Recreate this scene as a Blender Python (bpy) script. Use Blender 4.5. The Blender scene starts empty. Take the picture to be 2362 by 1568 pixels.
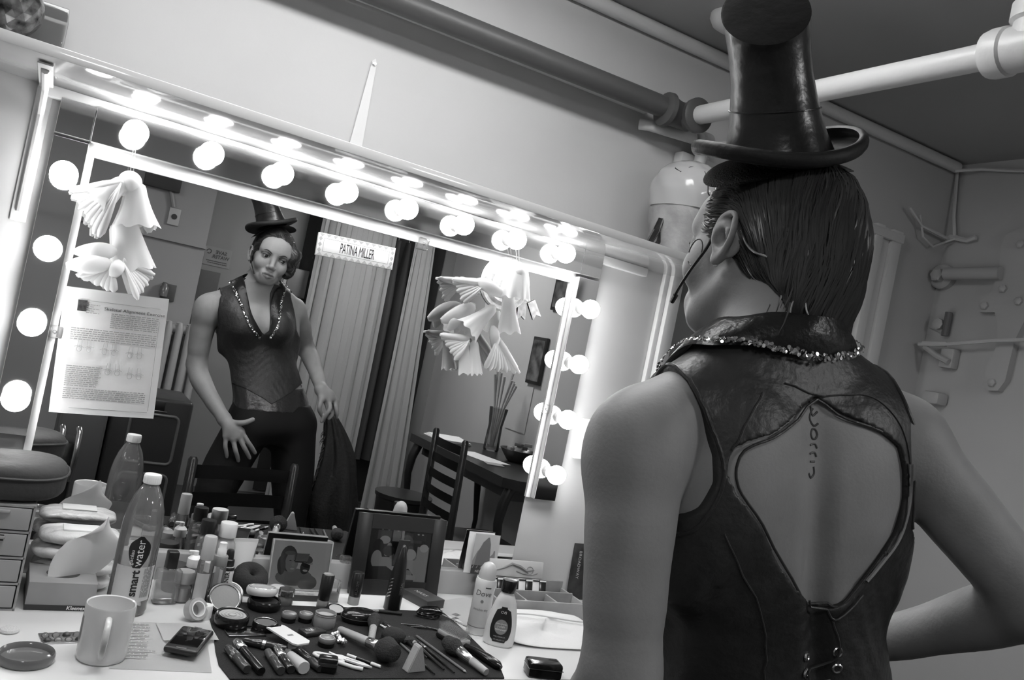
import bpy, bmesh, math, random
import numpy as np
from mathutils import Vector, Matrix
random.seed(7)
SC = bpy.context.scene
COL = SC.collection
# ---------------------------------------------------------------- camera
FPX, YAW, PITCH, ROLL, CD, CH = 1980.28, math.radians(28.517), math.radians(.9265), math.radians(11.651), 2.0197, 1.3585
def cam_basis():
    cy, sy, cp, sp = math.cos(YAW), math.sin(YAW), math.cos(PITCH), math.sin(PITCH)
    f = Vector((sy*cp, cy*cp, sp)); r = Vector((cy, -sy, 0)); u = r.cross(f)
    c, s = math.cos(ROLL), math.sin(ROLL)
    return f, c*r + s*u, -s*r + c*u
cf, cr, cu = cam_basis()
cd = bpy.data.cameras.new('camera'); cam = bpy.data.objects.new('camera', cd); COL.objects.link(cam)
cd.sensor_width = 36.0; cd.lens = FPX/2362*36; cd.clip_start = .02
m3 = Matrix((cr, cu, -cf)).transposed().to_4x4(); m3.translation = Vector((0, -CD, CH)); cam.matrix_world = m3
SC.camera = cam
# ---------------------------------------------------------------- world, light levels, exposure
wd = bpy.data.worlds.new('world'); SC.world = wd; wd.use_nodes = True
wd.node_tree.nodes['Background'].inputs[0].default_value = (.5, .5, .5, 1)
wd.node_tree.nodes['Background'].inputs[1].default_value = .05
vs = SC.view_settings; vs.view_transform = 'Standard'; vs.look = 'None'; vs.gamma = 1; vs.use_curve_mapping = False
vs.exposure = 0.0
BULB = 36.0          # emission of the vanity bulbs
ROOMLIGHT = 30.0      # emission of the ceiling fixture's diffuser
cy_ = SC.cycles; cy_.max_bounces = 7; cy_.diffuse_bounces = 3; cy_.glossy_bounces = 4; cy_.transmission_bounces = 4; cy_.transparent_max_bounces = 12; cy_.caustics_reflective = False; cy_.caustics_refractive = False
# ---------------------------------------------------------------- materials
MATS = {}
def mat(name, v=.5, rough=.5, metal=0., noise=None, bump=None, emit=0., spec=None, coat=0., sheen=0.):
    """procedural grey material; noise=(scale, amount[, detail]), bump=(scale, strength)"""
    if name in MATS: return MATS[name]
    m = bpy.data.materials.new(name); m.use_nodes = True; MATS[name] = m
    nt = m.node_tree; b = nt.nodes['Principled BSDF']
    b.inputs['Base Color'].default_value = (v, v, v, 1); b.inputs['Roughness'].default_value = rough; b.inputs['Metallic'].default_value = metal
    if spec is not None: b.inputs['Specular IOR Level'].default_value = spec
    if coat: b.inputs['Coat Weight'].default_value = coat
    if sheen: b.inputs['Sheen Weight'].default_value = sheen
    if emit:
        b.inputs['Emission Color'].default_value = (1, 1, 1, 1); b.inputs['Emission Strength'].default_value = emit
    if noise or bump:
        tc = nt.nodes.new('ShaderNodeTexCoord')
    if noise:
        n = nt.nodes.new('ShaderNodeTexNoise'); n.inputs['Scale'].default_value = noise[0]; n.inputs['Detail'].default_value = noise[2] if len(noise) > 2 else 3
        nt.links.new(tc.outputs['Object'], n.inputs['Vector'])
        r = nt.nodes.new('ShaderNodeMapRange'); r.inputs[1].default_value = .3; r.inputs[2].default_value = .7
        r.inputs[3].default_value = max(0, v*(1-noise[1])); r.inputs[4].default_value = min(1, v*(1+noise[1]))
        nt.links.new(n.outputs['Fac'], r.inputs[0]); nt.links.new(r.outputs[0], b.inputs['Base Color'])
    if bump:
        n = nt.nodes.new('ShaderNodeTexNoise'); n.inputs['Scale'].default_value = bump[0]; n.inputs['Detail'].default_value = 4
        nt.links.new(tc.outputs['Object'], n.inputs['Vector'])
        bp = nt.nodes.new('ShaderNodeBump'); bp.inputs['Strength'].default_value = bump[1]; bp.inputs['Distance'].default_value = .01
        nt.links.new(n.outputs['Fac'], bp.inputs['Height']); nt.links.new(bp.outputs['Normal'], b.inputs['Normal'])
    return m
def clear(name, v=.9, rough=.03, tint=.1, ior=1.45):
    """clear plastic or thin glass: see-through with a glossy skin"""
    if name in MATS: return MATS[name]
    m = bpy.data.materials.new(name); m.use_nodes = True; MATS[name] = m
    nt = m.node_tree; nt.nodes.remove(nt.nodes['Principled BSDF']); out = nt.nodes['Material Output']
    t = nt.nodes.new('ShaderNodeBsdfTransparent'); t.inputs[0].default_value = (v, v, v, 1)
    d = nt.nodes.new('ShaderNodeBsdfDiffuse'); d.inputs[0].default_value = (.75, .75, .75, 1)
    g = nt.nodes.new('ShaderNodeBsdfGlossy'); g.inputs['Roughness'].default_value = rough
    m1 = nt.nodes.new('ShaderNodeMixShader'); m1.inputs[0].default_value = tint
    nt.links.new(t.outputs[0], m1.inputs[1]); nt.links.new(d.outputs[0], m1.inputs[2])
    lw = nt.nodes.new('ShaderNodeFresnel'); lw.inputs[0].default_value = ior
    m2 = nt.nodes.new('ShaderNodeMixShader'); nt.links.new(lw.outputs[0], m2.inputs[0])
    nt.links.new(m1.outputs[0], m2.inputs[1]); nt.links.new(g.outputs[0], m2.inputs[2]); nt.links.new(m2.outputs[0], out.inputs[0])
    return m
# ---------------------------------------------------------------- mesh helpers
def T(x=0, y=0, z=0, rx=0, ry=0, rz=0):
    return Matrix.Translation((x, y, z)) @ Matrix.Rotation(rz, 4, 'Z') @ Matrix.Rotation(ry, 4, 'Y') @ Matrix.Rotation(rx, 4, 'X')
I4 = Matrix.Identity(4)
def box(bm, c, s, r=0., M=I4, seg=2):
    g = bmesh.ops.create_cube(bm, size=1)['verts']
    for v in g: v.co = Vector((v.co.x*s[0], v.co.y*s[1], v.co.z*s[2])) + Vector(c)
    if r > 0:
        ed = {e for v in g for e in v.link_edges}
        g = list({v for f in bmesh.ops.bevel(bm, geom=list(ed), offset=r, segments=seg, affect='EDGES', profile=.5)['faces'] for v in f.verts} | {v for v in g if v.is_valid})
    bmesh.ops.transform(bm, matrix=M, verts=[v for v in g if v.is_valid])
    return bm
def grid(bm, f, nu, nv, cu=False, cv=False, flip=False):
    """surface f(u,v), u,v in 0..1"""
    U = nu if cu else nu+1; V = nv if cv else nv+1
    vs_ = [[bm.verts.new(f(i/nu, j/nv)) for j in range(V)] for i in range(U)]
    for i in range(nu):
        for j in range(nv):
            q = [vs_[i][j], vs_[(i+1) % U][j], vs_[(i+1) % U][(j+1) % V], vs_[i][(j+1) % V]]
            if flip: q.reverse()
            try: bm.faces.new(q)
            except ValueError: pass
    return vs_
def lathe(bm, prof, n=24, M=I4, sx=1., sy=1.):
    """revolve [(r,z),...] about Z; r==0 closes with a pole, open ends are capped"""
    rings = []
    for r, z in prof:
        if r <= 1e-7: rings.append([bm.verts.new(M @ Vector((0, 0, z)))])
        else: rings.append([bm.verts.new(M @ Vector((sx*r*math.cos(2*math.pi*k/n), sy*r*math.sin(2*math.pi*k/n), z))) for k in range(n)])
    for a, b in zip(rings, rings[1:]):
        for k in range(n):
            k2 = (k+1) % n
            if len(a) == 1 and len(b) > 1: bm.faces.new((a[0], b[k2], b[k])) if False else bm.faces.new((a[0], b[k], b[k2]))
            elif len(b) == 1 and len(a) > 1: bm.faces.new((a[k], a[k2], b[0]))
            elif len(a) > 1: bm.faces.new((a[k], a[k2], b[k2], b[k]))
    for e, fl in ((rings[0], True), (rings[-1], False)):
        if len(e) > 1: bm.faces.new(e[::-1] if fl else e)
    return bm
def tube(bm, pts, r, n=8, caps=True, closed=False):
    pts = [Vector(p) for p in pts]; N = len(pts); rr = r if hasattr(r, '__len__') else [r]*N
    up = Vector((0, 0, 1)); rings = []; prev = None
    for i, p in enumerate(pts):
        if closed: t = pts[(i+1) % N]-pts[i-1]
        else: t = pts[min(i+1, N-1)]-pts[max(i-1, 0)]
        t.normalize()
        if prev is None:
            a = t.cross(up if abs(t.z) < .9 else Vector((1, 0, 0))).normalized()
        else:
            a = (prev - t*prev.dot(t)).normalized()
        prev = a; b = t.cross(a)
        rings.append([bm.verts.new(p + rr[i]*(math.cos(2*math.pi*k/n)*a + math.sin(2*math.pi*k/n)*b)) for k in range(n)])
    for i in range(N if closed else N-1):
        A, B = rings[i], rings[(i+1) % N]
        for k in range(n): bm.faces.new((A[k], A[(k+1) % n], B[(k+1) % n], B[k]))
    if caps and not closed:
        bm.faces.new(rings[0][::-1]); bm.faces.new(rings[-1])
    return bm
def prism(bm, poly, z0, z1, M=I4):
    a = [bm.verts.new(M @ Vector((x, y, z0))) for x, y in poly]; b = [bm.verts.new(M @ Vector((x, y, z1))) for x, y in poly]
    n = len(poly); bm.faces.new(a[::-1]); bm.faces.new(b)
    for i in range(n): bm.faces.new((a[i], a[(i+1) % n], b[(i+1) % n], b[i]))
    return bm
def ball(bm, c, r, sx=1, sy=1, sz=1, n=16, M=I4):
    g = bmesh.ops.create_uvsphere(bm, u_segments=n, v_segments=max(6, n*2//3), radius=r)['verts']
    for v in g: v.co = M @ (Vector((v.co.x*sx, v.co.y*sy, v.co.z*sz)) + Vector(c))
    return bm
def B(): return bmesh.new()
def obj(name, bm, m, parent=None, smooth=35, M=None):
    if M is not None: bmesh.ops.transform(bm, matrix=M, verts=bm.verts)
    bmesh.ops.recalc_face_normals(bm, faces=bm.faces)
    me = bpy.data.meshes.new(name); bm.to_mesh(me); bm.free()
    if m is not None: me.materials.append(m)
    if smooth:
        me.shade_smooth(); me.set_sharp_from_angle(angle=math.radians(smooth))
    o = bpy.data.objects.new(name, me); COL.objects.link(o)
    if parent is not None: o.parent = parent
    return o
def tag(o, label=None, cat=None, group=None, kind=None):
    if label: o['label'] = label
    if cat: o['category'] = cat
    if group: o['group'] = group
    if kind: o['kind'] = kind
    return o
def thing(name, label, cat, loc=(0, 0, 0), rz=0, group=None):
    o = bpy.data.objects.new(name, None); COL.objects.link(o); o.location = loc; o.rotation_euler = (0, 0, rz); o.empty_display_size = .05
    return tag(o, label, cat, group)
def struct(name, bm, m, parent=None, smooth=0):
    o = obj(name, bm, m, parent, smooth)
    if parent is None: o['kind'] = 'structure'
    return o
def dup(root, loc, rz, label=None, group=None):
    r = root.copy(); COL.objects.link(r); r.location = loc; r.rotation_euler = (0, 0, rz)
    if label: r['label'] = label
    if group: r['group'] = group
    for ch in list(root.children):
        c = ch.copy(); COL.objects.link(c); c.parent = r
        for g in ch.children:
            d = g.copy(); COL.objects.link(d); d.parent = c
    return r
def text_bm(s, size, depth=.0003, M=I4, spacing=1., sx=1., bend=None, bold=0., shear=0.):
    """lettering as a mesh lying in local XY facing +Z; bend=R wraps it round a vertical cylinder of radius R (axis = local Y)"""
    cu_ = bpy.data.curves.new('t', 'FONT'); cu_.body = s; cu_.size = size; cu_.extrude = depth; cu_.align_x = 'CENTER'; cu_.align_y = 'CENTER'
    cu_.space_character = spacing; cu_.offset = bold; cu_.shear = shear; cu_.resolution_u = 3
    o = bpy.data.objects.new('t', cu_); COL.objects.link(o)
    dg = bpy.context.evaluated_depsgraph_get(); me = bpy.data.meshes.new_from_object(o.evaluated_get(dg))
    bm = bmesh.new(); bm.from_mesh(me)
    bpy.data.objects.remove(o); bpy.data.curves.remove(cu_); bpy.data.meshes.remove(me)
    for v in bm.verts: v.co.x *= sx
    if bend:
        for v in bm.verts:
            a = v.co.x/bend; rr = bend+v.co.z; v.co = Vector((rr*math.sin(a), v.co.y, rr*math.cos(a)-bend))
    bmesh.ops.transform(bm, matrix=M, verts=bm.verts)
    return bm
def merge(bm, other):
    me = bpy.data.meshes.new('tmp'); other.to_mesh(me); other.free(); bm.from_mesh(me); bpy.data.meshes.remove(me); return bm
UPRIGHT = Matrix.Rotation(math.pi/2, 4, 'X')      # text plane -> vertical, facing -Y
# common materials
PAINT = mat('white_paint', .68, .45, bump=(40, .06))
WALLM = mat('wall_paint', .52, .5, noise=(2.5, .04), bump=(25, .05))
CHROME = mat('chrome', .82, .06, 1.)
STEEL = mat('steel', .6, .25, 1.)
BLACK = mat('black_plastic', .012, .35)
DARK = mat('dark_grey', .04, .5)
GREY = mat('mid_grey', .22, .5)
WHITE = mat('white_plastic', .82, .35)
PAPER = mat('paper', .85, .8)
INK = mat('ink', .02, .7)
# ================================================================ the room
CEIL = 2.355
XR, XL, YB = 2.76, -1.5, -4.25
def slab(name, c, s, m): return struct(name, box(B(), c, s), m)
FLOORM = mat('floor_vinyl', .05, .4, noise=(3, .2)); CEILM = mat('ceiling_paint', .38, .6, bump=(20, .05))
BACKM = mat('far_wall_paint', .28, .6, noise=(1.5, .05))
slab('floor', ((XR+XL)/2, YB/2, -.05), (XR-XL+.4, -YB+.4, .1), FLOORM)
slab('ceiling', ((XR+XL)/2, YB/2, CEIL+.05), (XR-XL+.4, -YB+.4, .1), CEILM)
slab('wall_mirror_side', ((XR+XL)/2, .05, CEIL/2), (XR-XL+.4, .1, CEIL), WALLM)
slab('wall_right', (XR+.05, YB/2, CEIL/2), (.1, -YB+.2, CEIL), mat('wall_paint_right', .5, .5, noise=(2.5, .04), bump=(25, .05)))
slab('wall_left', (XL-.05, YB/2, CEIL/2), (.1, -YB+.2, CEIL), WALLM)
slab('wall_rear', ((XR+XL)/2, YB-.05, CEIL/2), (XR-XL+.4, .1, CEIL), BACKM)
# projecting pier on the rear wall (seen in the mirror)
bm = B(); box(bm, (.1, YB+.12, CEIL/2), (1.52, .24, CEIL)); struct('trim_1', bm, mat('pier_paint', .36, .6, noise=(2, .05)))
bm = B(); box(bm, (.1, YB+.25, 1.64), (1.53, .03, .02)); struct('trim_2', bm, mat('pier_paint', .5, .6))
# doorway in the mirror-side wall
d = thing('door_1', 'painted door with moulded casing in the mirror wall behind the person', 'door', (0, 0, 0)); d['kind'] = 'structure'
bm = B()
for x0, x1, dp in ((1.545, 1.562, .018), (1.562, 1.602, .034), (2.36, 2.40, .034), (2.40, 2.45, .018), (2.45, 2.50, .03)):
    box(bm, ((x0+x1)/2, -dp/2, 1.02), (x1-x0, dp, 2.04), .003)
for z0, z1, dp in ((2.0, 2.03, .038),):
    box(bm, (2.0, -dp/2, (z0+z1)/2), (1.0, dp, z1-z0), .003)
obj('casing', bm, PAINT, d)
bm = B(); box(bm, (1.985, -.006, 1.0), (.75, .012, 2.0)); box(bm, (1.985, -.012, 1.55), (.56, .01, .7), .004); box(bm, (1.985, -.012, .55), (.56, .01, .75), .004)
obj('door_leaf', bm, mat('door_grey', .2, .5), d)
bm = B(); box(bm, (2.352, -.013, 1.0), (.014, .004, 2.0)); obj('gap', bm, BLACK, d)
# ---- pipes under the ceiling
DP = mat('dark_grey_pipe', .075, .45, bump=(30, .05)); WP = mat('white_pipe_paint', .62, .4, bump=(60, .1))
PY, PZ = -.105, 2.098
p = thing('dark_pipe', 'dark grey painted pipe running along the wall under the ceiling', 'pipe', (0, 0, 0))
obj('pipe_run', tube(B(), [(XL+.02, PY, PZ-.012), (1.36, PY, PZ+.004)], .029, 20), DP, p)
bm = B(); R90 = Matrix.Rotation(math.pi/2, 4, 'Y')
lathe(bm, [(.03, -.05), (.046, -.042), (.048, -.03), (.04, -.02), (.036, 0), (.036, .05)], 24, T(1.40, PY, PZ) @ R90)
tube(bm, [(1.425, PY-.012, PZ), (1.437, PY-.03, PZ), (1.44, PY-.05, PZ)], [.036, .037, .038], 20)
lathe(bm, [(.036, 0), (.047, .006), (.048, .02), (.038, .026)], 24, T(1.44, PY-.03, PZ, rx=math.pi/2))
obj('elbow', bm, DP, p)
p = thing('white_pipe', 'white painted pipe with a tee fitting crossing under the ceiling', 'pipe', (0, 0, 0))
obj('pipe_run', tube(B(), [(1.44, PY-.045, PZ), (1.432, -.93, PZ-.014), (1.432, -1.6, PZ-.014)], .0255, 24), WP, p)
bm = B(); M = T(1.432, -1.06, PZ-.014, rx=math.pi/2)
lathe(bm, [(.026, -.075), (.043, -.072), (.046, -.06), (.046, -.035), (.042, -.03), (.042, .05), (.046, .055), (.046, .085), (.026, .09)], 24, M)
lathe(bm, [(.04, 0), (.04, .04), (.047, .045), (.047, .075), (.03, .078)], 24, T(1.432, -1.07, PZ-.014))
obj('tee_fitting', bm, WP, p)
obj('branch', tube(B(), [(1.432, -1.07, PZ+.05), (1.432, -.945, CEIL)], .026, 20), DP, p)
obj('hanger_rod', tube(B(), [(1.432, -.33, PZ), (1.46, -.37, CEIL)], .009, 10), WP, p)
obj('ceiling_dome', lathe(B(), [(.055, 0), (.055, -.012), (.045, -.03), (.025, -.042), (0, -.046)], 24, T(1.43, -.22, CEIL)), WP)
tag(bpy.data.objects['ceiling_dome'], 'small white dome fitting on the ceiling behind the top hat', 'ceiling fitting')
# flat trunking strip fixed to the wall under the dark pipe
p = thing('cable_trunking', 'rough painted cable trunking on the wall below the dark pipe', 'trunking')
bm = B(); box(bm, (.14, -.012, 2.115), (2.45, .024, .03), .004); obj('channel', bm, WP, p)
bm = B()
for x, l in ((.95, .1), (1.16, .16), (1.3, .05)): box(bm, (x, -.0255, 2.118), (l, .004, .007))
obj('slot', bm, DARK, p)
# short stub pipe and valve left of the hat
p = thing('pipe_valve', 'small painted pipe stub with round valve on the wall beside the hat', 'valve')
bm = B(); tube(bm, [(1.34, -.03, 2.06), (1.36, -.05, 2.06), (1.52, -.05, 2.07)], .016, 12); obj('stub', bm, WP, p)
bm = B(); lathe(bm, [(.0, -.02), (.03, -.02), (.036, -.012), (.036, .012), (.03, .02), (0, .02)], 20, T(1.55, -.06, 2.06) @ R90); lathe(bm, [(.018, 0), (.018, .06), (.024, .062), (.024, .075)], 16, T(1.55, -.06, 1.985)); obj('valve_body', bm, WP, p)
# conduit in the corner between wall and ceiling
obj('corner_conduit', tube(B(), [(.9, -.02, CEIL-.022), (2.72, -.02, CEIL-.022)], .02, 12), WP); tag(bpy.data.objects['corner_conduit'], 'thin painted conduit in the corner of mirror wall and ceiling', 'conduit')
# ceiling lamps of the room; the one by the curtains is added to brighten them
for lb, loc, k, lx_, ly_ in (('long ceiling light with frosted diffuser near the mirror wall', (.45, -.72, CEIL), .80, 1.3, .16), ('added square fill light with frosted diffuser brightening the closet curtains', (1.9, -3.0, CEIL), 1.7, .34, .34), ('square ceiling light with frosted diffuser behind the photographer', (-.4, -2.6, CEIL), .9, .3, .3)):
    p = thing('ceiling_lamp', lb, 'ceiling lamp', loc)
    bm = B(); box(bm, (0, 0, -.02), (lx_+.04, ly_+.04, .04), .004); obj('housing', bm, WHITE, p)
    bm = B(); box(bm, (0, 0, -.055), (lx_, ly_, .03), .008); obj('diffuser', bm, mat('lamp_diffuser_%d' % int(lx_*100), .8, .4, emit=ROOMLIGHT*k), p)
# ---- hardware of the old door on the right wall, all painted over
HW = mat('painted_hardware', .47, .45, bump=(60, .1)); HX = XR
def wallM(y, z, rx=0): return T(HX, y, z, rx=rx)
p = thing('pivot_lever', 'large painted lever plate bolted to the right wall', 'door hardware')
bm = B(); pr = [(-.48, 2.16), (-.30, 2.11), (-.25, 2.095), (-.232, 2.06), (-.242, 1.942), (-.222, 1.885), (-.190, 1.855), (-.200, 1.818), (-.255, 1.82), (-.278, 1.767), (-.281, 1.70), (-.262, 1.62), (-.262, 1.575), (-.285, 1.558), (-.317, 1.562), (-.335, 1.597), (-.340, 1.73), (-.36, 1.80), (-.45, 1.82), (-.5, 1.9)]
RY = Matrix(((0, 0, -1, HX), (1, 0, 0, 0), (0, 1, 0, 0), (0, 0, 0, 1)))
prism(bm, pr, 0, .03, RY); obj('plate', bm, HW, p)
for y, z in ((-.218, 1.84), (-.295, 1.585), (-.30, 2.05), (-.27, 1.90), (-.33, 1.86)):
    bm = B(); lathe(bm, [(.014, 0), (.014, .01), (.008, .014), (0, .015)], 6, RY @ T(y, z, .03)); obj('bolt', bm, HW, p)
p = thing('latch_bar', 'round painted bar with eye bolt on the right wall', 'door hardware')
bm = B(); tube(bm, [(HX-.045, -.06, 1.945), (HX-.045, -.26, 1.950)], .022, 16); obj('bar', bm, HW, p)
bm = B(); lathe(bm, [(.045, 0), (.045, .025), (.04, .03)], 20, RY @ T(-.03, 1.94, 0)); lathe(bm, [(.024, .03), (.024, .055), (.018, .06)], 6, RY @ T(-.03, 1.94, 0)); obj('eye', bm, HW, p)
p = thing('strap_hinge', 'painted pointed strap hinge on the right wall', 'door hardware')
bm = B(); prism(bm, [(-.012, 1.765), (-.015, 1.775), (-.075, 1.80), (-.075, 1.735), (-.015, 1.755)], 0, .012, RY); obj('strap', bm, HW, p)
bm = B(); tube(bm, [(HX-.02, -.085, 1.812), (HX-.02, -.085, 1.728)], .012, 10); obj('knuckle', bm, mat('hinge_dark', .15, .5), p)
bm = B(); lathe(bm, [(.02, 0), (.02, .018), (.012, .022)], 8, RY @ T(-.055, 1.768, .012)); obj('bolt', bm, HW, p)
p = thing('wall_cleat', 'painted rope cleat on the right wall below the hinge', 'door hardware')
bm = B(); box(bm, (HX-.02, -.12, 1.65), (.04, .05, .07), .006); tube(bm, [(HX-.05, -.04, 1.68), (HX-.05, -.09, 1.652), (HX-.05, -.14, 1.635)], .010, 8); obj('cleat', bm, HW, p)
p = tag(obj('lower_bracket', box(B(), (HX-.03, -.10, 1.505), (.06, .07, .045), .012), HW), 'small painted bracket low on the right wall above the shoulder', 'door hardware')
bm = B(); pts = [(HX-.06, -.02, 1.685), (HX-.06, -.1, 1.69), (HX-.06, -.3, 1.722), (HX-.06, -.5, 1.745), (HX-.06, -.9, 1.78)]
tube(bm, pts, .006, 6); tube(bm, [(HX-.05, -.03, 1.69), (HX-.06, -.07, 1.69), (HX-.05, -.12, 1.695)], .009, 6)
tag(obj('rope_line', bm, WP), 'thin white rope stretched level across the right wall', 'rope')
bm = B(); rz = lambda y, z, x=.02: (HX-x, y, z)
tube(bm, [(2.50, -.03, 2.13), (2.58, -.03, 2.085), rz(-.03, 2.075), rz(-.06, 2.085)], .006, 6); tube(bm, [rz(-.05, 2.08), rz(-.03, 2.16), rz(-.012, 2.3), rz(-.01, CEIL-.03)], .006, 6)
tube(bm, [(2.56, -.03, 2.12), (2.60, -.03, 2.05), (2.66, -.03, 2.03), (2.72, -.03, 2.06), rz(-.06, 2.08)], .004, 6); tube(bm, [rz(-.03, 2.085), rz(-.1, 2.07), rz(-.13, 2.08)], .009, 6)
tag(obj('rope_knot', bm, WP), 'knotted painted rope hanging at the corner of two walls', 'rope')
bm = B(); tube(bm, [(2.70, -.03, CEIL-.04), rz(-.1, CEIL-.03), rz(-.25, CEIL-.05), rz(-.5, CEIL-.055)], .006, 6); tag(obj('ceiling_wire', bm, WP), 'thin wire sagging along the top of the right wall', 'wire')
# ================================================================ mirror, light bars, shelf
MX0, MX1, MZ0, MZ1 = .036, 1.234, .771, 1.584
WBAR = mat('bar_white', .75, .3)
p = thing('vanity_mirror', 'large wall mirror with white frame above the dressing table', 'mirror')
bm = B(); box(bm, ((MX0+MX1)/2, -.0015, (MZ0+MZ1)/2), (MX1-MX0, .003, MZ1-MZ0)); obj('glass', bm, mat('mirror_silver', .86, .0, 1.), p, 0)
bm = B(); box(bm, ((MX0+MX1)/2, -.004, MZ1+.01375), (MX1-MX0+.030, .008, .0275)); box(bm, (MX0-.0075, -.004, 1.175), (.015, .008, .818)); box(bm, (MX1+.007, -.004, 1.284), (.014, .008, .60))
obj('frame_strip', bm, WBAR, p)
CLIP = clear('clear_clip', .85, .05, .15)
for x, z, h in ((.523, MZ0, 0), (.763, MZ0, 0), (1.105, MZ0, 0), (.79, MZ1, 0), (MX0-.004, 1.213, 1), (MX1+.004, 1.23, 1), (.30, MZ0, 0)):
    bm = B(); box(bm, (x, -.008, z), (.028, .014, .03) if not h else (.032, .014, .026), .003); ball(bm, (x, -.015, z), .004, n=8); obj('clip', bm, CLIP, p)
# ---- light bars
BT = .027; BY = -.07; BS = .1524; BR = .0258
BULBM = mat('bulb_glow', .9, .3, emit=BULB)
def light_bar(label, c0, axis, length, bulbs, w):
    p = thing('light_bar', label, 'light bar', group='chrome light bars round the mirror')
    hz = axis == 'x'
    cx, cz = c0
    s = (length, BT, w) if hz else (w, BT, length)
    bm = B(); box(bm, (cx, -BT/2, cz), s, .002); obj('body', bm, WBAR, p)
    bm = B(); box(bm, (cx, -BT-.0008, cz), (s[0]-.002, .0016, s[2]-.002)); obj('chrome_face', bm, CHROME, p, 0)
    for bx, bz in bulbs:
        bm = B(); lathe(bm, [(.017, 0), (.017, .012), (.013, .016), (.013, .03)], 16, T(bx, -BT, bz, rx=math.pi/2)); obj('socket', bm, WBAR, p)
        bm = B(); ball(bm, (bx, BY, bz), BR, n=24); obj('bulb', bm, BULBM, p)
TX, TZ, LX, LZ, RX, RZ = .0990, 1.6485, -.0115, 1.5303, 1.277, 1.5203
BW = .074
light_bar('top horizontal light bar with eight globe bulbs', ((.0225+1.2495)/2, TZ), 'x', 1.227, [(TX+i*BS, TZ) for i in range(8)], BW)
light_bar('left vertical light bar with four globe bulbs', (LX, (.992+1.608)/2), 'z', .612, [(LX, LZ-i*BS) for i in range(4)], .066)
light_bar('right vertical light bar with four globe bulbs', (RX+.006, (.982+1.606)/2), 'z', .62, [(RX, RZ-i*BS) for i in range(4)], .068)
for lb, x, w in (('square chrome corner block at the left end of the top light bar', LX, .066), ('square chrome corner block at the right end of the top light bar', RX+.008, .066)):
    p = thing('corner_block', lb, 'corner block')
    bm = B(); box(bm, (x, -.0115, TZ), (w, .023, BW-.002), .001); obj('body', bm, WBAR, p)
    bm = B(); box(bm, (x, -.0238, TZ), (w-.002, .0016, BW-.004)); obj('chrome_face', bm, CHROME, p, 0)
# ---- shelf
SH = Matrix.Rotation(math.atan(.0167), 4, 'Y')
p = thing('wall_shelf', 'long white painted shelf board above the lit mirror', 'shelf', (0, 0, 1.702)); p.rotation_euler = (0, math.atan(.0167), 0)
bm = B(); box(bm, (.55, -.146, .0105), (2.3, .290, .021), .0015); obj('board', bm, mat('shelf_gloss', .50, .12, bump=(30, .01), coat=.6), p)
bm = B(); box(bm, (.7, -.012, -.012), (1.55, .024, .024), .002); obj('batten', bm, WBAR, p)
def bracket(x, label):
    p = thing('shelf_bracket', label, 'bracket', (x, 0, 1.70), group='pressed steel shelf brackets')
    bm = B(); box(bm, (0, -.002, -.14), (.03, .004, .28), .002); box(bm, (0, -.12, -.002), (.026, .24, .004), .002); obj('plate', bm, PAINT, p)
    bm = B(); tube(bm, [(0, -.006, -.26), (0, -.009, -.06), (0, -.05, -.012), (0, -.2, -.006)], .007, 8); obj('rib', bm, PAINT, p)
    for z in (-.025, -.05): obj('screw', lathe(B(), [(.006, 0), (.005, .003), (0, .004)], 10, T(0, -.0045, z, rx=math.pi/2)), STEEL, p)
bracket(-.075, 'white steel bracket under the left end of the shelf')
p = thing('upper_bracket', 'tapered white bracket on the wall above the shelf', 'bracket', (.575, 0, 1.715))
bm = B(); prism(bm, [(-.022, 0), (.014, 0), (.006, .26), (.001, .27), (-.006, .262)], 0, .006, UPRIGHT); obj('strap', bm, PAINT, p)
obj('screw', lathe(B(), [(.006, 0), (.005, .003), (0, .004)], 10, T(0, -.006, .256, rx=math.pi/2)), STEEL, p)
# ---- dressing table
DZ = .71
p = thing('dressing_table', 'white laminate dressing table along the wall under the mirror', 'table')
LAM = mat('white_laminate', .72, .3)
bm = B(); box(bm, (.62, -.27, DZ-.014), (2.2, .54, .028), .003); obj('worktop', bm, LAM, p)
bm = B(); box(bm, (.62, -.5395, DZ-.012), (2.19, .003, .018)); obj('edge_band', bm, BLACK, p)
for x in (-.46, 1.70): bm = B(); box(bm, (x, -.26, (DZ-.028)/2), (.03, .5, DZ-.028)); obj('side_panel', bm, LAM, p)
bm = B(); box(bm, (.62, -.03, .6), (2.1, .02, .16)); obj('rail', bm, LAM, p)
bm = B(); box(bm, (.42, -.010, (DZ+MZ0)/2), (1.66, .020, MZ0-DZ), .001); tag(obj('backboard', bm, mat('backboard_grey', .4, .5), None), 'low grey backboard between table top and mirror', 'board')
# ================================================================ things fixed to the mirror and shelf
def M_up(x, y, z, tilt=0.): return T(x, y, z) @ Matrix.Rotation(tilt, 4, 'Y') @ UPRIGHT
def words(bm, x0, x1, y, h, M, rnd, z=.0003):
    """one line of small print as word-long strips in the XY plane"""
    x = x0
    while x < x1-.0015:
        w = min(rnd.uniform(.003, .011), x1-x); vs_ = [bm.verts.new(M @ Vector(c)) for c in ((x, y-h/2, z), (x+w, y-h/2, z), (x+w, y+h/2, z), (x, y+h/2, z))]; bm.faces.new(vs_); x += w+rnd.uniform(.001, .002)
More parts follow.
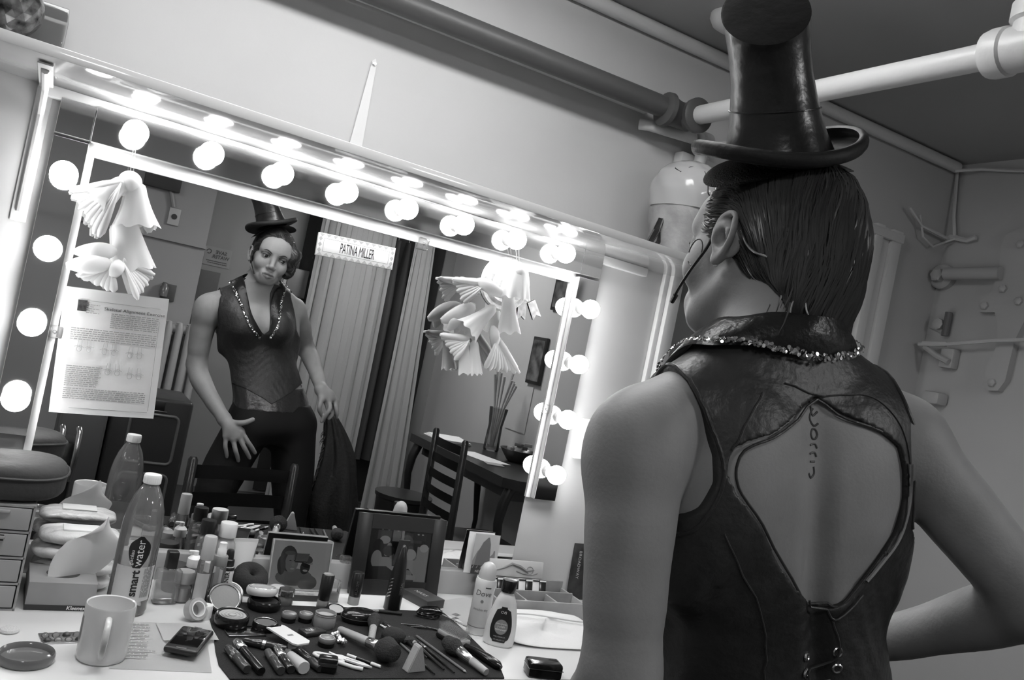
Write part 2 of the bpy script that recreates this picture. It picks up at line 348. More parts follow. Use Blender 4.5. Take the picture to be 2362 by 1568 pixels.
# exercise sheet, held by the left clip
PM = T(.1435, -.0135, 1.186, ry=math.radians(-4.2)) @ UPRIGHT @ Matrix.Scale(1.03, 4, (1, 0, 0)) @ Matrix.Scale(.89, 4, (0, 1, 0))
p = thing('exercise_sheet', 'printed exercise sheet with foot drawings clipped to the mirror', 'paper')
bm = B(); W2, H2 = .0985, .148
def sheet(u, v):
    x = (u-.5)*2*W2; y = (v-.5)*2*H2; return PM @ Vector((x, y, .004*math.sin(u*3)+.006*(v-.5)**2))
grid(bm, sheet, 8, 10); bm2 = bm; bmesh.ops.solidify(bm, geom=bm.faces[:], thickness=.0004); obj('sheet', bm, PAPER, p)
rn = random.Random(3); bm = B(); PM2 = PM @ T(0, 0, .0055)
for i in range(8): words(bm, -.008, .083, .096-i*.0046, .0021, PM2, rn)
for i in range(6): words(bm, -.078, .083, .054-i*.0050, .0022, PM2, rn)
for i in range(11): words(bm, -.078, -.012+rn.uniform(-.008, .002), -.035-i*.0046, .0020, PM2, rn)
for i in range(6): words(bm, -.078, .076, -.088-i*.0046, .0020, PM2, rn)
for i in range(5): words(bm, -.055, -.04+rn.uniform(0, .012), .112-i*.0048, .0014, PM2, rn)
o = obj('small_print', bm, mat('print_grey', .22, .8), p, 0); o['kind'] = 'stuff'
bm = text_bm('Skeletal Alignment Exercise', .0105, .0001, PM2 @ T(.036, .106, 0)); obj('heading', bm, INK, p, 0)
bm = B(); box(bm, (-.063, .108, 0), (.017, .026, .0004), 0, PM2); obj('portrait_print', bm, mat('print_dark', .03, .6, noise=(120, .9)), p, 0)
bm = B()
for z in (.121, -.134): box(bm, (.01, z, 0), (.148, .0008, .0003), 0, PM2)
box(bm, (.085, -.02, 0), (.0007, .22, .0003), 0, PM2); obj('rule', bm, mat('print_grey', .22, .8), p, 0)
bm = B()
for cx, cy in ((-.05, .01), (-.003, .008), (.046, .005), (.008, -.04), (.05, -.045)):
    for s in (-1, 1):
        q = [PM2 @ Vector((cx+s*(.009+.0045*math.cos(t)), cy-.004+.006*math.sin(t), 0)) for t in np.linspace(0, 2*math.pi, 14)]
        tube(bm, q, .00035, 4); tube(bm, [PM2 @ Vector((cx+s*.013, cy, 0)), PM2 @ Vector((cx+s*.011, cy+.018, 0))], .0003, 4); tube(bm, [PM2 @ Vector((cx+s*.005, cy, 0)), PM2 @ Vector((cx+s*.005, cy+.018, 0))], .0003, 4)
        tube(bm, [PM2 @ Vector((cx+s*.018, cy+.001, 0)), PM2 @ Vector((cx+s*.009, cy+.005, 0)), PM2 @ Vector((cx+s*.001, cy, 0))], .0004, 4)
obj('foot_drawing', bm, mat('print_grey', .22, .8), p, 0)
# name sign
NM = T(.6265, -.006, 1.5255, ry=math.radians(-2.2)) @ UPRIGHT @ Matrix.Scale(.96, 4, (1, 0, 0))
p = thing('name_sign', 'white name sign with a diamond border stuck on the mirror', 'sign')
bm = B(); box(bm, (0, 0, 0), (.202, .054, .003), .0006, NM); obj('card', bm, PAPER, p)
bm = B(); DG = mat('diamond_grey', .42, .7)
for i in range(12):
    for yy, s in ((.0225, -1), (-.0225, 1)):
        x = -.092+i*.0167; c = [NM @ Vector((x+a, yy+b, .0017)) for a, b in ((-.0075, -.0035*s*-1 if False else -s*.0035), (0, s*.0045), (.0075, -s*.0035))]; bm.faces.new([bm.verts.new(q) for q in c])
for s in (-1, 1):
    for k in (-1, 0, 1):
        c = [NM @ Vector((s*.0945+a*.005, k*.0135+b*.006, .0017)) for a, b in ((-1, 0), (0, -1), (1, 0), (0, 1))]; bm.faces.new([bm.verts.new(q) for q in c])
obj('diamond_border', bm, DG, p, 0)
bm = B()
for y in (-.0155, .0155): box(bm, (0, y, .0017), (.172, .0006, .0002), 0, NM)
for x in (-.086, .086): box(bm, (x, 0, .0017), (.0006, .031, .0002), 0, NM)
obj('rule', bm, mat('print_grey', .22, .8), p, 0)
bm = text_bm('PATINA MILLER', .0345, .0001, NM @ T(.002, -.0015, .0018), .95, .40); obj('lettering', bm, INK, p, 0)
# ---- hanging angel ornaments
R_ = math.radians
def translucent(name, v):
    m = bpy.data.materials.new(name); m.use_nodes = True; nt = m.node_tree; b = nt.nodes['Principled BSDF']; b.inputs['Base Color'].default_value = (v, v, v, 1); b.inputs['Roughness'].default_value = .5
    t = nt.nodes.new('ShaderNodeBsdfTranslucent'); t.inputs[0].default_value = (v, v, v, 1); x = nt.nodes.new('ShaderNodeMixShader'); x.inputs[0].default_value = .35
    nt.links.new(b.outputs[0], x.inputs[1]); nt.links.new(t.outputs[0], x.inputs[2]); nt.links.new(x.outputs[0], nt.nodes['Material Output'].inputs[0]); return m
ORN = translucent('white_bisque', .96)
def wing(bm, root, tip, low, y, nf=8):
    """feathered wing in the XZ plane: leading edge root-tip, feathers fan down to low"""
    r0 = Vector((root[0], 0, root[1])); a = Vector((tip[0], 0, tip[1]))-r0; b = Vector((low[0], 0, low[1]))-r0
    for k in range(nf):
        t = k/(nf-1); d = a.lerp(b, t); L = d.length*(.97+.06*(k % 2)); d.normalize(); c = Vector((d.z, 0, -d.x)); bw = .30*max(a.length, b.length)*(a.normalized()-b.normalized()).length/nf*2.0+.003
        def f(u, v):
            q = .35+.65*math.sin(math.pi*min(1, .12+.62*u))
            if u > .86: q *= max(.12, math.sqrt(max(0, 1-((u-.86)/.15)**2)))
            p = r0+d*(L*u)+c*((v-.5)*2*bw*q*(.25+.75*u)); return Vector((p.x, y-.010*math.sin(math.pi*min(1, u*.8+.1))-.0022*k-.0035*math.cos((v-.5)*3.1), p.z))
        grid(bm, f, 10, 4)
    e = [r0, r0+a*.35, r0+a*.7, r0+a]; tube(bm, [Vector((p.x, y-.010, p.z)) for p in e], [.010, .011, .008, .003], 10)
def bell(bm, a, b, y, r0, r1, rf=7, flare=1.7, squash=.7):
    """ruffled bell from a to b"""
    A = Vector((a[0], 0, a[1])); D = Vector((b[0], 0, b[1]))-A; d = D.normalized(); c = Vector((d.z, 0, -d.x))
    def f(u, v):
        t = 2*math.pi*u; r = r0+(r1-r0)*v**flare; r *= 1+.09*math.sin(rf*t)*v*v; r *= min(1, .25+v*9)
        p = A+D*(v+.04*math.sin(rf*t)*v**3)+c*(r*math.cos(t)); return Vector((p.x, y-r*squash*math.sin(t), p.z))
    grid(bm, f, rf*6, 14, cu=True)
def petal(bm, a, b, y, r):
    A = Vector((a[0], 0, a[1])); D = Vector((b[0], 0, b[1]))-A; d = D.normalized(); c = Vector((d.z, 0, -d.x))
    def f(u, v):
        t = 2*math.pi*u; q = r*math.sin(math.pi*min(1, .05+.9*v**.8))**.65; p = A+D*v+c*(q*math.cos(t)); return Vector((p.x, y-.008*math.sin(math.pi*v)-q*.55*math.sin(t), p.z))
    grid(bm, f, 20, 12, cu=True)
def ornament(label, pieces, threads):
    p = thing('angel_ornament', label, 'ornament', (0, 0, 0), group='hanging angel ornaments')
    for pc in pieces:
        bm = B()
        if pc[0] == 'wing': wing(bm, *pc[1:])
        elif pc[0] == 'skirt': bell(bm, *pc[1:])
        elif pc[0] == 'petal': petal(bm, *pc[1:])
        else: ball(bm, (pc[1][0], pc[2], pc[1][1]), pc[3], n=18)
        obj(pc[0], bm, ORN, p, 60)
    for a, b in threads: obj('hanging_thread', tube(B(), [a, b], .0006, 5), clear('thread', .7, .2, .4), p)
ornament('white hanging ornament of winged angels at the left of the mirror', [
    ('wing', (.092, 1.540), (.004, 1.500), (.072, 1.418), -.052, 9), ('skirt', (.100, 1.548), (.055, 1.490), -.060, .016, .034, 6), ('head', (.109, 1.548), -.050, .024), ('skirt', (.121, 1.552), (.140, 1.462), -.052, .018, .044, 7), ('petal', (.150, 1.50), (.166, 1.455), -.045, .014),
    ('skirt', (.112, 1.470), (.152, 1.372), -.045, .024, .042, 6, 1.1), ('petal', (.112, 1.402), (.036, 1.384), -.060, .018), ('petal', (.106, 1.375), (.026, 1.352), -.066, .019), ('wing', (.108, 1.372), (.050, 1.335), (.122, 1.316), -.050, 7), ('petal', (.122, 1.385), (.112, 1.345), -.070, .014), ('wing', (.125, 1.385), (.192, 1.370), (.168, 1.314), -.052, 8)],
    [((.106, -.045, 1.57), (.100, -.048, 1.645)), ((.112, -.045, 1.57), (.104, -.048, 1.645))])
ornament('white hanging ornament of winged angels at the right of the mirror', [
    ('skirt', (1.040, 1.588), (1.046, 1.502), -.058, .026, .044, 8, .8), ('head', (1.040, 1.570), -.055, .027), ('skirt', (1.030, 1.520), (1.056, 1.412), -.050, .016, .034, 6), ('wing', (.955, 1.520), (.866, 1.512), (.905, 1.458), -.045, 7), ('petal', (.930, 1.524), (1.016, 1.500), -.060, .017),
    ('petal', (.948, 1.458), (.864, 1.404), -.045, .022), ('skirt', (.996, 1.470), (.930, 1.392), -.062, .014, .038, 8), ('petal', (.905, 1.43), (.888, 1.385), -.048, .015), ('wing', (.942, 1.372), (.864, 1.370), (.914, 1.316), -.046, 8), ('skirt', (.932, 1.364), (.956, 1.288), -.054, .012, .021, 5, 1.2), ('skirt', (.958, 1.374), (.979, 1.290), -.060, .011, .020, 9, 1.2), ('petal', (1.000, 1.42), (1.018, 1.36), -.062, .015), ('wing', (1.015, 1.394), (1.108, 1.314), (1.000, 1.306), -.048, 9)],
    [((1.036, -.05, 1.60), (1.020, -.052, 1.645)), ((1.044, -.05, 1.60), (1.030, -.052, 1.645))])
# ribbon rosette behind the right ornament
p = thing('ribbon_rosette', 'pleated award rosette with ribbon tails behind the right ornament', 'rosette', (1.040, -.005, 1.538))
bm = B(); RS = mat('rosette_satin', .55, .45, noise=(90, .25))
lathe(bm, [(0, .008), (.036, .008), (.040, .004), (.050, .008), (.060, .003), (.070, .006), (.074, .001), (.074, 0), (0, 0)], 48, UPRIGHT); obj('rosette', bm, RS, p, 30)
for x, z, r in ((.062, -.035, -.12), (.088, -.030, -.6)):
    bm = B(); prism(bm, [(-.012, 0), (.012, 0), (.013, -.050), (.0, -.040), (-.013, -.050)], .001, .002, T(x, 0, z) @ Matrix.Rotation(r, 4, 'Y') @ UPRIGHT); obj('ribbon_tail', bm, RS, p)
# ---- on the shelf: wig block, cut-glass globe, clear box
SZ = lambda x: 1.702-.0167*x+.0215
WX = 1.445
p = thing('wig_block', 'canvas wig block wrapped in clear plastic on the right end of the shelf', 'wig block', (WX, -.16, SZ(WX)))
bm = B(); HP = [(.075, 0), (.078, .03), (.083, .07), (.092, .12), (.099, .17), (.096, .20), (.084, .228), (.060, .25), (.030, .262), (0, .266)]
def f(u, v):
    a = 2*math.pi*u; k = v*(len(HP)-1); i = min(int(k), len(HP)-2); q = k-i; r = HP[i][0]*(1-q)+HP[i+1][0]*q; z = HP[i][1]*(1-q)+HP[i+1][1]*q
    return Vector((r*math.cos(a)*.9, r*math.sin(a)*1.08, z))
grid(bm, f, 32, 36, cu=True); obj('canvas_head', bm, mat('canvas', .34, .45, noise=(14, .3), bump=(90, .15)), p, 60)
bm = B(); HP2 = [(r+.004+.0015*math.sin(9*i), z+.002) for i, (r, z) in enumerate(HP)]
def f2(u, v):
    a = 2*math.pi*(.42+.5*u); k = (.35+.65*v)*(len(HP)-1); i = min(int(k), len(HP)-2); q = k-i; r = HP[i][0]*(1-q)+HP[i+1][0]*q+.0035+.0015*math.sin(a*9+v*14); z = HP[i][1]*(1-q)+HP[i+1][1]*q+.003
    return Vector((r*math.cos(a)*.9, r*math.sin(a)*1.08, z))
grid(bm, f2, 40, 30); obj('plastic_wrap', bm, clear('shiny_wrap', .75, .12, .55), p, 60)
bm = B(); HPt = lambda a, v: (lambda k, i: Vector((((HP[i][0]*(1-(k-i))+HP[i+1][0]*(k-i))+.005)*math.cos(a)*.9, ((HP[i][0]*(1-(k-i))+HP[i+1][0]*(k-i))+.005)*math.sin(a)*1.08, HP[i][1]*(1-(k-i))+HP[i+1][1]*(k-i))))(v*9, min(int(v*9), 8))
tube(bm, [HPt(a, v) for a, v in ((3.3, .75), (3.5, .66), (3.7, .62), (3.95, .70), (4.2, .72), (4.4, .66), (4.5, .55), (4.55, .45), (4.75, .42))], .0016, 6); obj('seam_tape', bm, INK, p)
bm = B()
for k in range(5): tube(bm, [(-.07, -.02+.004*k, .10), (-.085-.004*k, -.03, .055), (-.10-.003*k, -.02, .008), (-.09, -.015, .002+.003*k), (-.075+.003*k, -.02, .03), (-.066, -.01, .09)], .0035, 6)
obj('chin_strap', bm, BLACK, p)
bm = B()
for k in range(4): tube(bm, [(.02+.004*k, -.1, .025), (.03+.006*k, -.125, .004), (.045+.004*k, -.13, .003), (.05+.004*k, -.115, .012)], .0015, 5)
obj('hair_wisp', bm, BLACK, p)
p = thing('faceted_globe', 'dark faceted globe ornament at the left end of the shelf', 'ornament', (-.150, -.17, SZ(-.150)))
bm = B(); bmesh.ops.create_icosphere(bm, subdivisions=3, radius=.055); bmesh.ops.translate(bm, verts=bm.verts, vec=(0, 0, .068)); obj('globe', bm, mat('cut_glass', .15, .12, .6, noise=(45, .9)), p, 0)
bm = B(); lathe(bm, [(.03, 0), (.03, .006), (.012, .012), (.012, .02)], 20); obj('foot', bm, STEEL, p)
bm = B(); box(bm, (0, 0, .055), (.11, .11, .11), .002); o = obj('display_box', bm, clear('acrylic', .82, .05, .12)); o.location = (-.115, -.062, SZ(-.115)+.0005); tag(o, 'clear acrylic display box behind the faceted globe on the shelf', 'box')
# ---- light switch and dark booklet on the wall right of the mirror
p = thing('wall_switch', 'white surface switch plate on the wall right of the mirror', 'switch', (1.385, 0, 1.165))
bm = B(); box(bm, (0, -.006, 0), (.05, .012, .115), .003); obj('plate', bm, WHITE, p)
for z in (-.03, 0, .03): bm = B(); box(bm, (.006, -.015, z), (.012, .012, .018), .003); obj('rocker', bm, WHITE, p)
p = thing('dark_booklet', 'narrow dark printed booklet propped against the wall at the right', 'booklet', (1.475, -.012, DZ), 0); p.rotation_euler = (R_(-4), 0, 0)
bm = B(); box(bm, (0, 0, .079), (.09, .006, .158), .001); obj('cover', bm, mat('booklet_dark', .02, .4, noise=(30, .8)), p)
bm = text_bm('BROADWAY', .013, .0001, T(-.022, -.0034, .098) @ UPRIGHT @ Matrix.Rotation(-math.pi/2, 4, 'Z'), 1.1); obj('lettering', bm, mat('print_light', .45, .7), p, 0)
# ================================================================ things on the dressing table
def dt(name, label, cat, x, y, rz=0, group=None, z=DZ): return thing(name, label, cat, (x, y, z), rz, group)
LT = lambda prof, n=28, **k: lathe(B(), prof, n, **k)
CLEAR = clear('clear_plastic', .96, .05, .16); FROST = clear('frosted_plastic', .75, .25, .45); WATER = clear('water_fill', .97, .02, .06, 1.1)
CARD = mat('card', .55, .7); ALU = mat('aluminium', .7, .22, 1.)
# --- plastic drawer tower and bag at the far left
p = dt('drawer_tower', 'translucent plastic drawer tower at the left end of the table', 'drawers', -.060, -.145)
bm = B()
for x in (-.118, .118): box(bm, (x, 0, .098), (.004, .19, .196))
box(bm, (0, .093, .098), (.24, .004, .196))
for k in range(5): box(bm, (0, 0, .002+k*.048), (.236, .19, .004))
obj('carcass', bm, FROST, p)
for k in range(4):
    d = obj('drawer', box(box(B(), (0, -.094, .026+k*.048), (.228, .005, .040), .002), (0, -.005, .012+k*.048), (.226, .17, .012), .002), mat('drawer_smoke', .35, .3), p)
    obj('pull', box(B(), (0, -.099, .040+k*.048), (.16, .006, .006), .002), FROST, d)
bm = B(); box(bm, (.055, -.0975, .135), (.045, .0015, .011)); o = obj('name_label', bm, BLACK, p); 
obj('lettering', text_bm('GKW', .0095, .0001, T(.055, -.0985, .135) @ UPRIGHT, 1.2, bold=.0003), WHITE, o, 0)
p = dt('cosmetic_bag', 'black soft zipped cosmetic bag lying on the drawer tower', 'bag', -.06, -.155, z=DZ+.198)
def bag(u, v):
    a = 2*math.pi*u; q = math.sin(math.pi*v); r = q**.22; z = .033-.033*math.copysign(abs(math.cos(math.pi*v))**.6, math.cos(math.pi*v))+.004*math.sin(a*2)*q
    return Vector((.165*r*math.copysign(abs(math.cos(a))**.75, math.cos(a)), .092*r*math.copysign(abs(math.sin(a))**.75, math.sin(a)), z*(1+.12*math.cos(a))))
obj('bag_body', (lambda b_: (grid(b_, bag, 40, 20, cu=True), b_)[1])(B()), mat('black_nylon', .035, .75, bump=(60, .2)), p, 60)
obj('zip', tube(B(), [Vector(bag(u, .56))*1.012 for u in np.linspace(0, 1, 40, endpoint=False)], .0025, 6, closed=True), DARK, p)
# --- packets of wipes behind the tissue box
PK = mat('packet_foil', .72, .22, bump=(35, .5))
for k, (dx, rz, lab) in enumerate(((0, .03, 'lowest white wipes packet in the stack behind the tissue box'), (.004, -.05, 'second white wipes packet from the bottom behind the tissue box'), (-.003, .06, 'third white wipes packet up behind the tissue box'), (.005, .0, 'topmost white wipes packet of the stack behind the tissue box'))):
    p = dt('wipes_packet', lab, 'packet', .150+dx, -.082, rz, 'stacked packets of wipes', DZ+.001+k*.030)
    def pk(u, v, k=k):
        a = 2*math.pi*u; q = math.sin(math.pi*v)**.45; ca, sa = math.cos(a), math.sin(a)
        return Vector((.078*q*math.copysign(abs(ca)**.5, ca), .048*q*math.copysign(abs(sa)**.5, sa), .014-.014*math.cos(math.pi*v)+.0012*math.sin(9*a+k)*q))
    b_ = B(); grid(b_, pk, 40, 14, cu=True); obj('packet_body', b_, PK, p, 60)
    bm = B(); box(bm, (.012, -.0475, .016), (.05, .0015, .007)); obj('print_patch', bm, mat('print_grey', .22, .8), p)
    if k == 3: obj('flap_lid', box(B(), (0, -.004, .029), (.07, .045, .004), .0015), WHITE, p); 
# --- tissue box
p = dt('tissue_box', 'grey tissue box with a white tissue pulled out', 'tissue box', .132, -.172, .02)
obj('carton', box(B(), (0, 0, .0265), (.118, .118, .053), .001), mat('tissue_carton', .30, .5, noise=(9, .15)), p)
obj('base_stripe', box(B(), (0, -.0005, .0055), (.1185, .1185, .010)), mat('stripe_dark', .03, .5), p)
obj('lettering', text_bm('Kleenex', .010, .0001, T(.028, -.0602, .0055) @ UPRIGHT, 1., bold=.0002, shear=.2), WHITE, p, 0)
obj('slot', LT([(0, .0531), (.03, .0532), (.03, .0530)], 24), DARK, p)
bm = B()
def tis(u, v):
    w = .060*(.35+.9*math.sin(math.pi*min(1, .22+.62*v)))*(1-.80*max(0, v-.72)/.28); x = (u-.5)*2*w
    return Vector((.012+x*.72+.048*v, -.012+.030*math.sin((u-.5)*3)*(1-v*.3)+.020*v-.015*x/.05, .050+.102*v+.016*math.cos((u-.5)*4)*v))
grid(bm, tis, 16, 16); bmesh.ops.solidify(bm, geom=bm.faces[:], thickness=.0006); obj('tissue', bm, mat('tissue_paper', .88, .9), p, 60)
# --- water bottle
p = dt('water_bottle', 'tall clear water bottle with a dark printed label', 'bottle', .250, -.222)
WB = [(.030, .0), (.036, .002), (.0385, .010), (.037, .022), (.0385, .03), (.0385, .165), (.0375, .18), (.034, .205), (.027, .230), (.018, .248), (.0145, .254), (.0145, .262)]
obj('bottle_body', LT(WB, 36), CLEAR, p, 60)
obj('water', LT([(0, .003)]+[(r-.0012, z+.002) for r, z in WB[1:6]]+[(.0365, .172), (0, .172)], 36), WATER, p, 60)
bm = B(); lathe(bm, [(.0155, .256), (.0165, .257), (.0165, .272), (.0155, .274), (0, .2742)], 30)
for k in range(24): a = 2*math.pi*k/24; box(bm, (.0166*math.cos(a), .0166*math.sin(a), .264), (.0008, .0008, .012), 0)
obj('cap', bm, WHITE, p, 40)
AF = lambda x, y: math.atan2(-2.02-y, -x)      # direction from a point on the table to the photographer
A0 = math.radians(-98)      # the label's centre faces the photographer
def lab(a0, a1, z0, z1, r=.0389): 
    bm = B(); grid(bm, lambda u, v: Vector((r*math.cos(a0+(a1-a0)*u), r*math.sin(a0+(a1-a0)*u), z0+(z1-z0)*v)), 20, 6); return bm
obj('label', lab(A0-.9, A0+1.25, .032, .100), clear('label_film', .6, .3, .75), p)
bm = B()
def drop(u, v):
    t = v; w = .52*math.sin(math.pi*min(1, .08+.62*t+.2*t*t))**.8*(1 if t < .8 else (1-t)/.2*.6+.4); a = A0+.12+(u-.5)*2*w; r = .0392; return Vector((r*math.cos(a), r*math.sin(a), .098+.062*t))
grid(bm, drop, 12, 12); o = obj('drop_print', bm, mat('label_black', .015, .35), p)
def wrap_text(s, size, a, z, R=.0394, vert=True, sx=1., **k):
    """text running up a bottle's side, centred at angle a and height z"""
    b_ = text_bm(s, size, .0001, I4, sx=sx, **k)
    for v in b_.verts:
        if vert: t, h = -v.co.y, v.co.x
        else: t, h = v.co.x, v.co.y
        aa = a+t/R; rr = R+v.co.z; v.co = Vector((rr*math.cos(aa), rr*math.sin(aa), z+h))
    return b_
obj('lettering', wrap_text('smart', .022, A0+.14, .068, bold=.0006), INK, p, 0); obj('lettering', wrap_text('water', .022, A0+.14, .127), WHITE, p, 0)
obj('lettering', wrap_text('glacéau', .010, A0-.18, .118), WHITE, p, 0)
rn = random.Random(2); bm = B()
for k in range(9):
    z = .04
    while z < .095:
        l = rn.uniform(.004, .014); a = A0+.55+k*.055; bm.faces.new([bm.verts.new((.0393*math.cos(a+da), .0393*math.sin(a+da), z+dz)) for da, dz in ((0, 0), (.03, 0), (.03, l), (0, l))]); z += l+.002
o = obj('small_print', bm, mat('print_grey', .22, .8), p, 0); o['kind'] = 'stuff'
# --- mug, lid, blister pack, papers, phone
p = dt('white_mug', 'plain white coffee mug at the front of the table', 'mug', .196, -.448, -.30)
bm = B(); lathe(bm, [(0, 0), (.036, 0), (.039, .003), (.040, .01), (.0405, .093), (.0395, .0955), (.0375, .094), (.037, .012), (.033, .007), (0, .006)], 36); obj('cup', bm, mat('mug_glaze', .74, .15), p, 50)
obj('handle', tube(B(), [(.008, -.039, .080), (.011, -.054, .080), (.013, -.066, .072), (.014, -.071, .056), (.013, -.068, .038), (.010, -.056, .024), (.007, -.039, .020)], .0055, 10), mat('mug_glaze', .74, .15), p, 60)
obj('print_mark', lab(math.radians(195), math.radians(212), .035, .075, .0408), GREY, p)
p = dt('glass_saucer', 'round grey glass lid lying at the front left of the table', 'lid', .083, -.462)
obj('lid_body', LT([(0, .004), (.030, .005), (.037, .007), (.0385, .013), (.041, .016), (.043, .013), (.043, .004), (.041, 0), (0, 0)], 40), mat('smoke_glass', .16, .15, coat=.5), p, 60)
p = dt('blister_pack', 'silver blister pack of tablets beside the mug', 'blister pack', .138, -.366, .15)
obj('foil', box(B(), (0, 0, .001), (.070, .048, .0015), .0006), ALU, p)
for i in range(4):
    for j in range(2): obj('blister', ball(B(), (-.0255+i*.017, -.011+j*.022, .0015), .007, 1, 1, .8, 12), CLEAR if (i+j) % 3 else mat('tablet_dark', .05, .4), p)
p = dt('round_sponge', 'small pale round sponge at the left edge of the table', 'sponge', .055, -.34)
obj('sponge', LT([(0, 0), (.014, 0), (.016, .003), (.014, .006), (0, .007)], 24), mat('sponge', .62, .9, bump=(300, .3)), p)
p = dt('printed_sheet', 'folded sheet of printed paper under the phone', 'paper', .300, -.395, -.10)
bm = B(); grid(bm, lambda u, v: Vector(((u-.5)*.165, (v-.5)*.215, .0012+.002*math.sin(u*4)*v)), 6, 6); bmesh.ops.solidify(bm, geom=bm.faces[:], thickness=.0006); obj('sheet', bm, PAPER, p)
bm = B(); rn = random.Random(9)
for i in range(12): words(bm, -.070, -.02+rn.uniform(-.01, .01), .09-i*.014, .003, T(0, 0, .0045), rn)
o = obj('small_print', bm, mat('print_grey', .22, .8), p, 0); o['kind'] = 'stuff'
p = dt('folded_sheet', 'blank folded white paper beside the phone', 'paper', .352, -.338, .06, z=DZ+.0055)
bm = B(); grid(bm, lambda u, v: Vector(((u-.5)*.10, (v-.5)*.085, .001+.0015*math.sin(u*3))), 4, 4); bmesh.ops.solidify(bm, geom=bm.faces[:], thickness=.0012); obj('sheet', bm, PAPER, p)
p = dt('mobile_phone', 'black mobile phone lying face up on paper', 'phone', .345, -.405, -.42, z=DZ+.009)
obj('body', box(B(), (0, 0, .006), (.060, .114, .0115), .005, seg=3), mat('phone_case', .02, .35), p)
obj('screen', box(B(), (0, .004, .0121), (.050, .088, .0006), .0002), mat('phone_screen', .004, .06), p)
obj('bezel', box(box(B(), (0, -.052, .0122), (.018, .004, .0006)), (0, .054, .0122), (.014, .002, .0006)), STEEL, p)
p = dt('tape_roll', 'roll of clear tape on a white core beside the bottles', 'tape', .375, -.262)
M = T(0, 0, .022, rx=R_(62), rz=.5)
bm = B(); lathe(bm, [(.016, -.009), (.022, -.009), (.022, .009), (.016, .009), (.016, -.009)], 32, M); obj('tape', bm, clear('tape_film', .7, .15, .5), p)
bm = B(); lathe(bm, [(.0135, -.010), (.0158, -.010), (.0158, .010), (.0135, .010), (.0135, -.010)], 32, M); obj('core', bm, WHITE, p)
p = dt('bottle_stopper', 'loose white cylindrical cap behind the tape roll', 'cap', .398, -.248, .5); obj('cap', LT([(0, 0), (.013, 0), (.013, .026), (.012, .028), (0, .028)], 24), WHITE, p)
# --- bottles
def bottle(name, label, x, y, prof, m, cap=None, capm=None, fill=None, fillm=None, cat='bottle', sx=1., sy=1., rz=0):
    p = dt(name, label, cat, x, y, rz); obj('bottle_body', LT(prof, 28, sx=sx, sy=sy), m, p, 50)
    if fill: obj('contents', LT([(0, .003)]+[(r-.002, max(z, .003)) for r, z in prof if 0 < r and z <= fill]+[((prof[2][0])-.002, fill), (0, fill)], 28, sx=sx, sy=sy), fillm, p, 50)
    if cap: obj('cap', LT(cap, 24), capm, p, 40)
    return p
SQ = [(.023, 0), (.0235, .001), (.0235, .072), (.022, .076), (.008, .078), (.008, .082)]
p = dt('perfume_bottle', 'square glass perfume bottle with black stopper', 'perfume', .328, -.165, .12)
obj('bottle_body', box(B(), (0, 0, .036), (.048, .030, .070), .004), CLEAR, p); obj('perfume', box(B(), (0, 0, .024), (.042, .024, .040), .002), clear('perfume_fill', .8, .03, .1), p)
obj('stopper', box(B(), (0, 0, .091), (.022, .022, .036), .003), BLACK, p); obj('collar_ring', LT([(.009, .070), (.009, .075)]), ALU, p)
p = dt('round_black_pot', 'round dark pot behind the perfume bottle', 'pot', .355, -.085); obj('pot', LT([(0, 0), (.022, 0), (.025, .01), (.026, .045), (.023, .055), (0, .057)]), mat('dark_pot', .06, .4), p, 50); obj('lid', LT([(.0262, .046), (.0265, .05), (.0235, .058), (0, .060)]), DARK, p, 50)
p = bottle('cream_jar', 'small clear jar with a grey screw lid', .363, -.150, [(.018, 0), (.0185, .001), (.0185, .036), (.016, .039), (.016, .042)], CLEAR, [(.0192, .040), (.0195, .041), (.0195, .062), (.0185, .064), (0, .0645)], mat('grey_lid', .35, .35), .03, mat('cream', .65, .6), 'jar')
p = bottle('lotion_bottle', 'clear lotion bottle with black cap and metallic label', .408, -.058, [(.019, 0), (.0195, .002), (.0195, .105), (.017, .114), (.010, .119), (.010, .124)], CLEAR, [(.0155, .122), (.016, .123), (.016, .150), (.0155, .152), (0, .1525)], BLACK, .095, clear('lotion_fill', .8, .04, .25))
bm = B()
for k in range(5): grid(bm, lambda u, v, k=k: Vector((.0200*math.cos(-2.6+1.6*u), .0200*math.sin(-2.6+1.6*u), .030+k*.016+.007*v+.012*u)), 10, 1)
obj('foil_label', bm, ALU, p, 60)
p = bottle('cleanser_bottle', 'clear cleanser bottle with white screw cap', .452, -.062, [(.0225, 0), (.023, .002), (.023, .095), (.021, .105), (.016, .112), (.0155, .122)], FROST, [(.0185, .119), (.019, .120), (.019, .148), (.018, .1505), (0, .151)], WHITE, .07, clear('gel_fill', .75, .05, .3))
p = dt('pump_bottle', 'small bottle with white pump top', 'bottle', .382, -.118); obj('bottle_body', LT([(.017, 0), (.0175, .002), (.0175, .055), (.013, .062), (.012, .065)]), CLEAR, p, 50)
bm = B(); lathe(bm, [(.0145, .064), (.015, .065), (.0145, .082), (.009, .088), (.006, .089), (.006, .098), (0, .099)], 20); box(bm, (-.006, 0, .096), (.018, .007, .006), .002); obj('pump_head', bm, WHITE, p)
p = dt('tall_sprayer', 'tall slim clear sprayer with clear cap', 'spray bottle', .392, -.186); obj('bottle_body', LT([(.015, 0), (.0155, .002), (.0155, .095), (.014, .10), (.012, .103)]), CLEAR, p, 50); obj('label', lab(A0-1., A0+.8, .02, .075, .0159), clear('label_film2', .5, .3, .6), p)
obj('cap', LT([(.0135, .102), (.014, .103), (.0135, .148), (.012, .151), (0, .152)], 24), clear('cap_frost', .6, .2, .7), p, 50)
